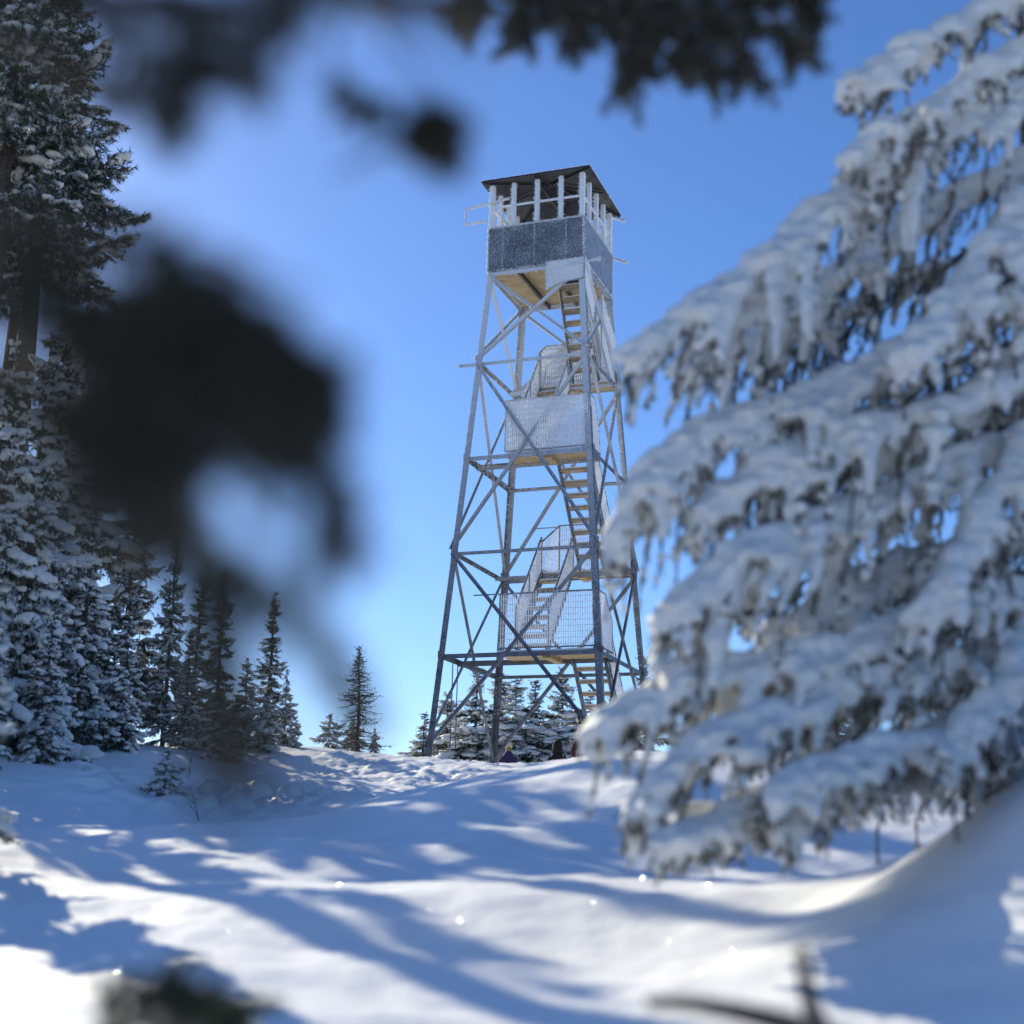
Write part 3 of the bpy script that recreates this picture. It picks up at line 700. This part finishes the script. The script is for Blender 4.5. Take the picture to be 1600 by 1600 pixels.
def bough(path_w, seed, wid=.5, rs=1.0, vox=.013, nn=1.0, cover=1.0, dro=1.0):
    rg = random.Random(seed); loc = [p-BF.location for p in path_w]; path = catmull(loc, 26)
    L = sum((a-b_).length for a, b_ in zip(path[:-1], path[1:])); n_ = len(path)-1
    for i in range(1, n_+1):                                   # wavy, uneven limb
        path[i] = path[i]+Vector((0, 0, .035*nz(i*.35, seed*3.1)))+Vector((.03*nz(i*.3, seed), .05*nz(i*.3, seed+5), 0))
    sn, nd = MB(), MB()
    def tubr(pts, r0_, r1_, lumpy=.35):
        k = len(pts)-1
        sn.tube(pts, [max(.007, (r0_+(r1_-r0_)*i/k)*(1+lumpy*rg.uniform(-1, 1))) for i in range(k+1)], 7, 0)
    nd.tube(path, [.014*(1-i/n_)+.004 for i in range(n_+1)], 5, 1)
    if cover > .3: tubr([p+Vector((0, 0, .02)) for p in path], .070*rs, .028*rs, .2)
    nsub = int(L/.068)
    for s_i in range(nsub):
        t_ = .06+.94*(s_i+rg.random()*.9)/nsub; t_ = min(.995, t_); i = min(n_-1, int(t_*n_)); p = path[i].lerp(path[i+1], t_*n_-i); dd = (path[i+1]-path[i]).normalized()
        side = dd.cross(Vector((0, 0, 1))).normalized()
        for sg_ in (-1, 1):
            sl = wid*(.25+.75*min(1, (1-t_)*2.2))*rg.choice((rg.uniform(.35, .8), rg.uniform(.8, 1.35)))
            if rg.random() < .12: continue
            dr = rg.choice((rg.uniform(.15, .6), rg.uniform(.6, 1.15)))*dro
            d0 = (dd*rg.uniform(.7, 1.1)+side*sg_*rg.uniform(.35, .9)+Vector((0, 0, rg.uniform(-.25, .02)))).normalized()
            sp = [p]; k = max(4, int(sl/.05))
            for j in range(1, k+1):
                f_ = j/k; sp.append(p+d0*(sl*f_*(1-.35*f_))+Vector((0, 0, -sl*dr*f_**1.7))+Vector((rg.gauss(0, .007), rg.gauss(0, .007), rg.gauss(0, .007))))
            cv = rg.random() < (.9+.5*nz(s_i*.45, seed*1.7))*cover; fat = rg.uniform(.75, 1.5)
            if cv: tubr([q+Vector((0, 0, .010)) for q in sp[:max(3, int(k*rg.uniform(.6, 1.05)))]], .044*rs*fat, .020*rs*fat, .3)
            nd.tube(sp, .005, 4, 1)
            for j in range(1, k+1):
                q = sp[j]; dloc = (sp[j]-sp[j-1]).normalized()
                for s2 in (-1, 1):
                    if rg.random() < .15: continue
                    fl = rg.uniform(.04, .095)*(1.15-.4*j/k)
                    fd = (dloc*.8+dloc.cross(Vector((0, 0, 1)))*s2*rg.uniform(.4, .9)+Vector((0, 0, -rg.uniform(0, .8)))).normalized()
                    m1 = q+fd*fl*.5; m2 = q+fd*fl+Vector((0, 0, -.15*fl))
                    nd.tube([q, m1, m2], .0035, 3, 1)
                    if cv and rg.random() < .5: tubr([q, m1, m1.lerp(m2, rg.uniform(.3, 1))], .022*rs*fat, .012*rs, .3)
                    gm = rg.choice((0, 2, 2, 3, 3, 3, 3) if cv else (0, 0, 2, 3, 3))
                    for e_ in range(int(7*nn)):
                        c = q.lerp(m2, rg.random()**.7)
                        needle_tris(nd, c, fd, 3, .026, .0055, rg, gm, 1.0, .25)
                needle_tris(nd, q, dloc, int(6*nn), .028, .005, rg, 0, 1.2, 1.0)
            if cv and rg.random() < .8:
                q = sp[max(1, int(len(sp)*rg.uniform(.3, .6)))]; lump(sn, q+Vector((0, 0, .018*rs)), rg.uniform(.030, .062)*rs, .55, rg, 0, (sp[-1]-sp[0])); lump(sn, sp[len(sp)//3]+Vector((0, 0, .02*rs)), rg.uniform(.04, .06)*rs, .5, rg, 0, d0)
        if rg.random() < .5*cover: lump(sn, p+Vector((0, 0, .05*rs)), rg.uniform(.05, .095)*rs*(1.1-.5*t_), .65, rg, 0, dd)
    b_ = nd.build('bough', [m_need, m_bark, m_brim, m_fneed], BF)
    if sn.v:
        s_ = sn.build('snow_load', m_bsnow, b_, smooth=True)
        md = s_.modifiers.new('fuse', 'REMESH'); md.mode = 'VOXEL'; md.voxel_size = vox; md.use_smooth_shade = True
        sm = s_.modifiers.new('soft', 'SMOOTH'); sm.factor = .6; sm.iterations = 7
    return b_
def P3(*a): return [pix(*q) for q in a]
tk = lambda y_: (1690, y_, 6.6)
bough(P3(tk(110), (1480, 205, 6.35), (1334, 300, 6.2), (1200, 405, 6.05), (1090, 490, 5.95), (985, 565, 5.85)), 1, .50)
bough(P3(tk(220), (1500, 310, 6.6), (1350, 400, 6.55), (1230, 480, 6.5), (1140, 540, 6.45), (1060, 580, 6.4)), 2, .46, cover=.8)
bough(P3(tk(420), (1520, 500, 6.3), (1340, 590, 6.1), (1210, 640, 6.0), (1090, 690, 5.9), (1020, 745, 5.8), (955, 860, 5.75)), 3, .46)
bough(P3(tk(520), (1540, 600, 6.7), (1400, 660, 6.8), (1290, 700, 6.9), (1190, 745, 7.0)), 4, .40, cover=.5)
bough(P3(tk(560), (1500, 640, 6.0), (1380, 670, 5.9), (1260, 715, 5.85), (1160, 760, 5.8), (1080, 815, 5.75)), 22, .36)
bough(P3(tk(680), (1520, 720, 6.1), (1334, 800, 5.8), (1210, 850, 5.65), (1110, 910, 5.55), (1040, 980, 5.5)), 5, .50)
bough(P3(tk(800), (1540, 840, 6.3), (1400, 900, 6.1), (1280, 950, 5.9), (1190, 1010, 5.8)), 6, .42, cover=.7)
bough(P3(tk(920), (1540, 940, 5.9), (1330, 1010, 5.6), (1150, 1050, 5.5), (1040, 1080, 5.45), (938, 1145, 5.4)), 7, .40)
bough(P3(tk(1010), (1500, 1040, 5.8), (1300, 1100, 5.5), (1150, 1150, 5.3), (1060, 1210, 5.2), (1000, 1275, 5.15)), 8, .42, dro=.45)
bough(P3(tk(1120), (1540, 1140, 6.2), (1400, 1190, 6.0), (1280, 1220, 5.8), (1160, 1265, 5.5), (1060, 1310, 5.3)), 9, .40, cover=.9, dro=.4)
bough(P3(tk(1230), (1480, 1200, 5.9), (1310, 1235, 5.5), (1170, 1275, 5.2), (1050, 1325, 5.05)), 16, .34, cover=.9, dro=.35)
bough(P3(tk(1180), (1520, 1170, 5.7), (1400, 1170, 5.3), (1290, 1200, 5.1), (1210, 1250, 4.95)), 17, .30, cover=.9, dro=.35)
bough(P3(tk(-60), (1560, 10, 6.4), (1450, 70, 6.2), (1370, 125, 6.1), (1325, 150, 6.05)), 10, .24)
bough(P3(tk(30), (1560, 110, 6.4), (1440, 180, 6.1), (1370, 225, 6.0), (1335, 250, 5.95)), 12, .26)
bough(P3(tk(250), (1600, 330, 6.1), (1500, 460, 5.8), (1420, 560, 5.6)), 13, .45, nn=.7)
bough(P3(tk(600), (1600, 700, 6.0), (1520, 850, 5.6), (1440, 960, 5.4)), 14, .45, nn=.7)
bough(P3(tk(820), (1620, 950, 6.0), (1560, 1080, 5.6), (1480, 1180, 5.4)), 15, .45, nn=.7)
# darker, less laden boughs deeper in the tree
for k_, (a_, b2, c_) in enumerate(((400, 560, 1200), (560, 650, 1180), (690, 780, 1200), (840, 930, 1170), (930, 1040, 1200), (1060, 1150, 1180))):
    bough(P3(tk(a_-60), (1500, a_, 6.9), (1330, (a_+b2)/2, 6.9), (c_, b2+20, 6.8)), 40+k_, .50, cover=.18, nn=1.5)

# ------------------------------------------------------------------ branches close to the lens
def twig_branch(label, paths, ln=.015, dens=1500, wd=.0016, mats=None, wood=.003, cat='branch', frost=0.0, seed=1, bush=0, blen=.03):
    """bare fir branch: each path is (points in (x, y, depth), needle length factor)"""
    rg = random.Random(seed); mb = MB(); P0 = pix(*paths[0][0][0])
    root = empty('fir_branch', P0); tag(root, label, cat)
    wb = MB()
    allp = list(paths)
    if bush:
        for pts, fac in paths:
            if fac < 1.0: continue
            cv = catmull([pix(*p) for p in pts], 40); n_ = 40
            for i in range(3, n_+1, 2):
                d = (cv[i]-cv[i-1]).normalized(); L_ = (cv[1]-cv[0]).length
                for q_ in range(bush):
                    r_ = Vector((rg.gauss(0, 1), rg.gauss(0, 1), rg.gauss(0, 1))); r_ = (r_-d*r_.dot(d)).normalized()
                    e_ = (d*rg.uniform(.3, 1)+r_+Vector((0, 0, -.25))).normalized(); l_ = blen*rg.uniform(.5, 1.1)
                    allp.append(([cv[i], cv[i]+e_*l_*.5, cv[i]+e_*l_+Vector((0, 0, -.15*l_))], 1.0))
    for pts, fac in allp:
        ws = [(p if isinstance(p, Vector) else pix(*p))-P0 for p in pts]; cv = catmull(ws, max(6, 3*len(ws)))
        n_ = len(cv)-1; wb.tube(cv, [wood*(1.2-.7*i/n_) for i in range(n_+1)], 5)
        L = sum((a-b_).length for a, b_ in zip(cv[:-1], cv[1:]))
        for i in range(int(L*dens*min(1.6, fac))):
            t_ = rg.random()*n_; k = min(n_-1, int(t_)); p = cv[k].lerp(cv[k+1], t_-k); d = (cv[k+1]-cv[k]).normalized()
            needle_tris(mb, p, d, 1, ln*min(1.5, fac), wd, rg, 1 if rg.random() < frost else 0, 1.4)
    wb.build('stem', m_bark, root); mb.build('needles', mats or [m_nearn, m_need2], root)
    return root
twig_branch('out-of-focus dark fir branch hanging huge at the left middle', [
    ([(-300, 250, .95), (0, 330, .93), (230, 395, .92), (330, 440, .9), (430, 530, .9), (500, 650, .9)], 1.5),
    ([(330, 440, .9), (380, 560, .89), (430, 660, .88), (470, 690, .88)], 1.5), ([(230, 395, .92), (300, 520, .9), (400, 600, .9), (440, 650, .9)], 1.5),
    ([(380, 470, .9), (450, 560, .9), (505, 600, .9)], 1.5), ([(430, 530, .9), (480, 600, .9), (500, 700, .9), (520, 790, .9), (530, 860, .9)], 1.15),
    ([(0, 330, .93), (120, 520, .92), (230, 620, .92), (330, 650, .92), (420, 660, .92)], 1.3), ([(-200, 520, .95), (60, 620, .95), (220, 730, .93), (290, 800, .92)], 1.5),
    ([(60, 620, .95), (180, 760, .93), (250, 830, .92)], 1.5), ([(-100, 420, .95), (80, 480, .93), (240, 470, .92), (320, 540, .92)], 1.5), ([(150, 640, .93), (240, 680, .92), (290, 740, .92)], 1.5), ([(80, 480, .93), (180, 570, .92), (260, 610, .92)], 1.5), ([(120, 560, .92), (230, 560, .91), (310, 600, .9)], 1.5), ([(300, 700, .92), (370, 760, .9), (440, 830, .9)], .9), ([(400, 660, .92), (440, 740, .9), (450, 820, .9)], .7), ([(330, 650, .92), (390, 720, .9), (400, 800, .9)], .8), ([(300, 560, .9), (380, 640, .9), (450, 665, .9)], 1.5), ([(290, 800, .92), (350, 850, .9), (410, 890, .9)], .6),
    ([(120, 520, .92), (200, 500, .9), (270, 460, .9)], 1.3), ([(230, 395, .92), (330, 390, .9), (420, 440, .9), (490, 460, .9)], .35)], ln=.017, dens=1500, wd=.0022, seed=2, bush=3, blen=.034)
twig_branch('thin very blurred fir twig trailing down across the left wood', [
    ([(-200, 700, .62), (100, 800, .6), (290, 860, .58), (345, 960, .56), (350, 1100, .55), (370, 1250, .55)], 1.5), ([(290, 860, .58), (315, 930, .66), (335, 1080, .7), (352, 1200, .7)], 1.5), ([(290, 860, .58), (345, 980, .68), (365, 1100, .7), (360, 1180, .7)], 1.5),
    ([(290, 860, .58), (390, 890, .66), (460, 960, .74), (520, 1040, .80), (575, 1130, .82)], 1.5), ([(350, 1100, .55), (440, 1180, .55), (520, 1290, .55)], .9),
    ([(345, 960, .56), (330, 1050, .56), (360, 1160, .56)], .9), ([(560, 1100, .55), (575, 1130, .55)], .6)], ln=.015, dens=1900, wd=.002, seed=3, bush=2, blen=.016)
twig_branch('blurred dark fir sprays across the top left corner', [
    ([(-200, -120, 1.1), (60, -40, 1.1), (270, 20, 1.1), (400, 60, 1.1), (440, 30, 1.1)], 1.5), ([(60, -40, 1.1), (200, 80, 1.1), (290, 140, 1.1), (300, 100, 1.1)], 1.3),
    ([(270, 20, 1.1), (330, 90, 1.1), (390, 130, 1.1)], 1.1), ([(-100, 20, 1.1), (120, 110, 1.1), (230, 170, 1.1), (270, 190, 1.1)], 1.4),
    ([(-50, -60, 1.1), (150, -20, 1.1), (350, 0, 1.1), (520, -10, 1.1)], 1.5), ([(400, 40, 1.1), (470, 80, 1.1), (440, 130, 1.1)], .5),
    ([(500, -20, .9), (620, 20, .9), (700, 60, .9), (740, 100, .9)], .35), ([(440, -30, 1.2), (600, -10, 1.2), (760, 0, 1.2)], 1.0)], ln=.017, dens=1500, wd=.0022, seed=4, bush=2, blen=.03)
twig_branch('blurred bare twig with dark clump hanging in the sky at upper left', [
    ([(500, -120, 1.35), (560, 0, 1.3), (640, 100, 1.3), (690, 165, 1.3)], .4), ([(690, 165, 1.3), (705, 205, 1.3), (690, 250, 1.3)], 1.6), ([(650, 170, 1.3), (680, 200, 1.3), (680, 235, 1.3)], 1.5),
    ([(690, 165, 1.3), (650, 190, 1.3), (640, 225, 1.3)], 1.5), ([(710, 165, 1.3), (670, 200, 1.3), (660, 220, 1.3)], 1.5), ([(640, 225, 1.3), (590, 235, 1.3), (530, 270, 1.3)], .8),
    ([(560, 0, 1.3), (520, 60, 1.3), (525, 115, 1.3)], .35), ([(525, 115, 1.3), (545, 165, 1.3), (600, 172, 1.3)], 1.0)], ln=.015, dens=1600, wd=.0022, seed=5, bush=2, blen=.024)
# sparse stems above the clump stay thin
twig_branch('dark fir branch with hanging tips along the top right edge', [
    ([(560, -160, 3.4), (700, -60, 3.3), (860, -10, 3.2), (1000, 0, 3.2), (1150, -10, 3.2), (1280, 10, 3.2)], 1.5),
    ([(700, -60, 3.3), (740, 0, 3.2), (725, 25, 3.2)], 1.1), ([(800, -30, 3.3), (820, 20, 3.2), (810, 70, 3.2)], 1.0), ([(860, -10, 3.2), (880, 30, 3.2), (905, 75, 3.2)], 1.2),
    ([(920, -10, 3.2), (955, 40, 3.2), (990, 95, 3.2), (980, 145, 3.2)], 1.3), ([(980, 0, 3.2), (1010, 50, 3.2), (1000, 100, 3.2)], 1.4), ([(1040, 0, 3.2), (1050, 40, 3.2), (1110, 90, 3.2), (1118, 130, 3.2)], 1.2),
    ([(1100, -20, 3.2), (1120, 40, 3.2), (1160, 85, 3.2), (1170, 125, 3.2)], 1.1), ([(1130, -20, 3.2), (1180, 30, 3.2), (1230, 60, 3.2), (1250, 95, 3.2)], 1.0),
    ([(1180, -40, 3.2), (1240, -5, 3.2), (1280, 40, 3.2)], 1.1), ([(760, -50, 3.3), (850, 10, 3.2), (930, 30, 3.2)], 1.3), ([(960, -20, 3.2), (1060, 20, 3.2), (1140, 50, 3.2)], 1.3),
    ([(1060, 60, 3.2), (1080, 100, 3.2)], 1.1), ([(1040, -60, 3.2), (1120, -30, 3.2), (1230, -10, 3.2)], 1.5), ([(820, -60, 3.2), (900, -20, 3.2), (1010, 30, 3.2)], 1.5)], ln=.026, dens=1100, wd=.0042, wood=.006, frost=.05, seed=6, bush=2, blen=.075)
twig_branch('blurred leafless twig rising at the bottom right corner', [
    ([(1400, 1680, 2.3), (1330, 1640, 2.3), (1285, 1610, 2.35), (1268, 1570, 2.4), (1258, 1520, 2.4), (1252, 1480, 2.4)], .9),
    ([(1330, 1640, 2.3), (1240, 1605, 2.3), (1150, 1582, 2.3), (1080, 1570, 2.3), (1010, 1568, 2.3)], .8), ([(1275, 1600, 2.4), (1262, 1560, 2.4)], .9)], ln=.024, dens=1500, wood=.020, seed=7, bush=1, blen=.02)
twig_branch('blurred dark green fir sprig at the bottom left corner', [
    ([(120, 1640, 2.0), (230, 1580, 2.0), (320, 1560, 2.0), (400, 1575, 2.0)], 1.4), ([(230, 1640, 2.0), (300, 1600, 2.0), (380, 1600, 2.0)], 1.3), ([(150, 1580, 2.0), (250, 1540, 2.0), (300, 1550, 2.0)], 1.1)],
    ln=.022, dens=1300, wd=.0026, mats=[m_need, m_brim], frost=.25, seed=8, bush=2, blen=.06)  # here the second material is the sunlit needle colour, painted highlights

# ------------------------------------------------------------------ dead sticks in the snow at the left
def stick(label, px, py, d, seed, h=.5):
    rg = random.Random(seed); P = pix(px, py, d); P.z = ground(P.x, P.y, False)-.05
    mb = MB(); p = Vector(); dr = Vector((rg.uniform(-.5, .5), rg.uniform(-.3, .3), 1)).normalized()
    def grow(p, dr, L, r_, lv):
        k = 6; pts = [p]
        for i in range(k): dr = (dr+Vector((rg.gauss(0, .12), rg.gauss(0, .12), rg.gauss(0, .08)))).normalized(); pts.append(pts[-1]+dr*L/k)
        mb.tube(pts, [r_*(1-.7*i/k) for i in range(k+1)], 5)
        if lv:
            for i in range(2, k): grow(pts[i], (dr+Vector((rg.gauss(0, .8), rg.gauss(0, .8), rg.gauss(0, .4)))).normalized(), L*rg.uniform(.35, .6), r_*.5, lv-1)
    grow(p, dr, h, .012, 2); o = mb.build('dead_stick', m_barkf); o.location = P; tag(o, label, 'dead branch')
m_barkf = simple('weathered_frosted_bark', (0.12, 0.11, 0.10), (0.55, 0.56, 0.58), 25, 0.85)
stick('bare forked twig poking from the snow below the left wood', 320, 1210, 14.5, 3, .55)
stick('pale broken branch in the shade of the left wood', 300, 1130, 18, 5, .9)
stick('white frosted sapling stem in front of the firs behind the tower', 880, 1150, 35, 9, 1.15)

# ------------------------------------------------------------------ people resting behind the crest
m_skin = simple('skin', (0.45, 0.28, 0.20), (0.52, 0.34, 0.25), 10, 0.5)
def cloth(name, c): return simple(name, tuple(k*.8 for k in c), c, 35, 0.85, 0, .4, .006)
def skinned(name, joints, edges, mats, parent, levels=2, root=0):
    me = bpy.data.meshes.new(name); me.from_pydata([j[0] for j in joints], edges, []); me.materials.append(mats)
    o = bpy.data.objects.new(name, me); COL.objects.link(o); o.parent = parent
    sk = o.modifiers.new('Skin', 'SKIN'); sk.use_smooth_shade = True
    for v_, j in zip(me.skin_vertices[0].data, joints):
        r_ = j[1]; v_.radius = r_ if isinstance(r_, tuple) else (r_, r_)
    me.skin_vertices[0].data[root].use_root = True
    sb = o.modifiers.new('Subdivision', 'SUBSURF'); sb.levels = levels; sb.render_levels = levels
    return o
def person(px, top, d, rz, label, jc, tc, hatc, lean=0.15, hood=False, seat=.42):
    P = pix(px, top, d); R_ = empty('person', (P.x, P.y, P.z-(seat+.86)), rz); tag(R_, label, 'person', 'people resting by the tower')
    s_ = seat; L = lean          # the figure faces +Y
    J = [((0, 0, s_+.08), (.15, .11)), ((0, .02+L*.3, s_+.28), (.13, .10)), ((0, L*.7, s_+.45), (.125, .10)), ((0, L*.9, s_+.56), (.07, .07)), ((0, L+.01, s_+.64), (.052, .055)),
         ((0, L+.02, s_+.73), (.072, .088)), ((0, L+.02, s_+.80), (.070, .085)),
         ((.145, L*.85, s_+.49), (.055, .055)), ((.23, L+.02, s_+.26), (.042, .042)), ((.16, L+.22, s_+.16), (.030, .032)),
         ((-.145, L*.85, s_+.49), (.055, .055)), ((-.23, L+.02, s_+.26), (.042, .042)), ((-.16, L+.22, s_+.16), (.030, .032)),
         ((.10, .10, s_+.06), (.085, .085)), ((.13, .46, s_+.08), (.060, .062)), ((.13, .52, s_-.34), (.042, .045)), ((.14, .64, s_-.38), (.035, .035)),
         ((-.10, .10, s_+.06), (.085, .085)), ((-.13, .46, s_+.08), (.060, .062)), ((-.13, .52, s_-.34), (.042, .045)), ((-.14, .64, s_-.38), (.035, .035))]
    E_ = [(0, 1), (1, 2), (2, 3), (3, 4), (4, 5), (5, 6), (2, 7), (7, 8), (8, 9), (2, 10), (10, 11), (11, 12), (0, 13), (13, 14), (14, 15), (15, 16), (0, 17), (17, 18), (18, 19), (19, 20)]
    # five fingers to a hand
    for wi, sg_ in ((9, 1), (12, -1)):
        w_ = Vector(J[wi][0]); pa = w_+Vector((-.02*sg_, .075, -.01)); J.append((tuple(pa), (.030, .018))); pi_ = len(J)-1; E_.append((wi, pi_))
        for k in range(4):
            b0 = pa+Vector((sg_*(-.026+.017*k), .03, 0)); l = (.038, .045, .042, .032)[k]
            J += [(tuple(b0), (.009, .009)), (tuple(b0+Vector((0, l*.6, -.012))), (.008, .008)), (tuple(b0+Vector((0, l*.8, -.036))), (.007, .007))]; q = len(J)
            E_ += [(pi_, q-3), (q-3, q-2), (q-2, q-1)]
        b0 = pa+Vector((-sg_*.034, -.015, 0)); J += [(tuple(b0), (.011, .011)), (tuple(b0+Vector((-sg_*.02, .03, -.01))), (.009, .009))]; q = len(J); E_ += [(pi_, q-2), (q-2, q-1)]
    skinned('body', J, E_, m_skin, R_)
    g_ = lambda r_, k=.022: tuple(x+k for x in r_)
    jm = cloth('jacket_cloth', jc); tm = cloth('trouser_cloth', tc); hm = cloth('hat_knit', hatc)
    jj = [0, 1, 2, 3, 4, 7, 8, 9, 10, 11, 12]; mp_ = {a: i for i, a in enumerate(jj)}
    JJ = [(J[a][0], g_(J[a][1], .030)) for a in jj]; JJ[3] = (J[3][0], (.095, .092)); JJ[4] = (tuple(Vector(J[4][0])+Vector((0, 0, .015))), (.078, .080))
    EE = [(mp_[a], mp_[b_]) for a, b_ in E_ if a in mp_ and b_ in mp_]
    jk = skinned('jacket', JJ, EE, jm, R_)
    tt = [0, 13, 14, 15, 17, 18, 19]; mp_ = {a: i for i, a in enumerate(tt)}
    skinned('trousers', [(J[a][0], g_(J[a][1], .02)) for a in tt], [(mp_[a], mp_[b_]) for a, b_ in E_ if a in mp_ and b_ in mp_], tm, R_)
    bt = cloth('boot_leather', (.05, .04, .035))
    for a, b_ in ((15, 16), (19, 20)):
        mb = MB(); A, B2 = Vector(J[a][0]), Vector(J[b_][0]); mb.tube([A+Vector((0, -.02, .10)), A+Vector((0, -.02, -.0)), A+Vector((0, .03, -.05)), B2+Vector((0, .02, -.01)), B2+Vector((0, .07, -.01))], [.058, .056, .055, .045, .02], 10); mb.build('boot', bt, R_, smooth=True)
    # head: face details, then hat
    hc = Vector((0, L+.03, s_+.755)); mb = MB()
    lump(mb, hc+Vector((0, .098, -.015)), .016, 1.2, rng); mb.build('nose', m_skin, R_, smooth=True)
    for k in (-1, 1):
        mb = MB(); lump(mb, hc+Vector((.032*k, .078, .010)), .011, .8, rng); mb.build('eye', m_roof, R_, smooth=True)
        mb = MB(); lump(mb, hc+Vector((.082*k, 0, -.01)), .022, 1.4, rng); mb.build('ear', m_skin, R_, smooth=True)
    mb = MB(); mb.tube([hc+Vector((-.022, .086, -.05)), hc+Vector((0, .092, -.052)), hc+Vector((.022, .086, -.05))], .006, 6); mb.build('mouth', cloth('lip', (.35, .14, .12)), R_, smooth=True)
    mb = MB()
    if hood:
        mb.tube([hc+Vector((0, -.03, -.17)), hc+Vector((0, -.03, -.08)), hc+Vector((0, -.02, .02)), hc+Vector((0, -.01, .08)), hc+Vector((0, 0, .125))], [.12, .115, .112, .085, .02], 14)
    else:
        mb.tube([hc+Vector((0, -.008, -.03)), hc+Vector((0, -.008, .03)), hc+Vector((0, -.006, .09)), hc+Vector((0, -.004, .12)), hc+Vector((0, -.004, .128))], [.098, .104, .088, .045, .01], 14)
        lump(mb, hc+Vector((0, -.004, .15)), .03, 1, rng)
    mb.build('hood' if hood else 'knit_hat', hm, R_, smooth=True)
    if not hood:
        mb = MB(); mb.tube([hc+Vector((0, -.055, .02)), hc+Vector((0, -.06, -.06)), hc+Vector((0, -.05, -.13))], [.05, .055, .03], 8); mb.build('hair', cloth('hair', (.25, .17, .09)), R_, smooth=True)
    return R_
p1 = person(798, 1158, 32.5, .35, 'person in purple jacket and pale knit hat sitting behind the snow crest', (.05, .032, .10), (.03, .03, .04), (.62, .52, .36), .16)
p2 = person(871, 1157, 32.0, -.05, 'person in black hooded jacket seated in a folding chair near the stairs', (.012, .012, .015), (.02, .02, .025), (.010, .010, .012), .02, True)
p3 = person(911, 1134, 34.0, .2, 'person in dark red jacket almost hidden behind the snowy bough', (.06, .014, .022), (.02, .02, .03), (.03, .015, .02), .05, True)
# snow banks the sitters rest on follow the terrain: little seats under p1 and p3
def seat_block(p, label):
    mb = MB(); lump(mb, Vector((0, .02, -.12)), .34, .75, rng); o = mb.build('snow_seat', m_snow, smooth=True)
    o.location = p.location+Vector((0, 0, .30)); tag(o, label, 'snow block')
seat_block(p1, 'snow block the person in purple sits on'); seat_block(p3, 'snow block the person in dark red sits on')
ch = empty('folding_chair', p2.location, -.05); tag(ch, 'folding camp chair with pale tube frame under the black-clad person', 'chair')
m_tube = simple('pale_chair_tube', (.50, .45, .38), (.66, .60, .52), 12, .4, .2); m_can = cloth('chair_canvas', (.03, .03, .035))
mb = MB(); mb.tube([(-.15, -.22, .46), (-.15, -.26, .78), (-.11, -.27, .82), (.11, -.27, .82), (.15, -.26, .78), (.15, -.22, .46)], .013, 8); mb.build('backrest_frame', m_tube, ch)
mb = MB(); mb.box((0, -.225, .66), (.25, .015, .22)); mb.build('backrest', m_can, ch)
mb = MB(); mb.box((0, .08, .375), (.46, .46, .02)); mb.build('seat', m_can, ch)
for sx in (-1, 1):
    for a, b_ in (((-.20, .40), (.26, -.0)), ((.28, .39), (-.22, 0))):
        mb = MB(); mb.tube([(sx*.25, a[0], a[1]), (sx*.25+(.02*sx if a[0] > 0 else 0), b_[0], -.02)], .012, 6); mb.build('leg', m_tube, ch)
    mb = MB(); mb.tube([(sx*.27, -.24, .62), (sx*.29, .05, .64), (sx*.28, .28, .62)], .016, 6); mb.build('armrest', m_tube, ch)
    mb = MB(); mb.tube([(sx*.25, -.22, .36), (sx*.27, -.24, .62)], .012, 6); mb.build('arm_post', m_tube, ch)

# ------------------------------------------------------------------ ice crystals added for sparkle on the near snow, tilted to glint at the camera
m_ice, n, b = mat('ice_crystal', 0.15, 1.0, 0.5); b.inputs['Base Color'].default_value = (.95, .96, 1, 1)
rg = random.Random(77); mb = MB()
for i in range(150):
    x, y = CAM.x+rg.uniform(-1.7, 1.6), CAM.y+rg.uniform(4.6, 9.0)
    p = Vector((x, y, ground(x, y)+.006)); hv = (to_sun+(CAM-p).normalized()).normalized()
    nr = (hv+Vector((rg.gauss(0, .09), rg.gauss(0, .09), rg.gauss(0, .09)))).normalized(); a = nr.orthogonal().normalized(); b_ = nr.cross(a); r_ = .0006+.0020*rg.random()**2
    top_ = [p+(a*math.cos(k*math.pi/3)+b_*math.sin(k*math.pi/3))*r_ for k in range(6)]; bot = [q-nr*.0005 for q in top_]
    mb.add(top_+bot, [tuple(range(6)), tuple(range(11, 5, -1))]+[(k, 6+k, 6+(k+1) % 6, (k+1) % 6) for k in range(6)])
tag(mb.build('snow_crystals', m_ice), 'scattered ice crystals on the near snow, tilted to glint at the camera', 'ice crystals', kind='stuff')
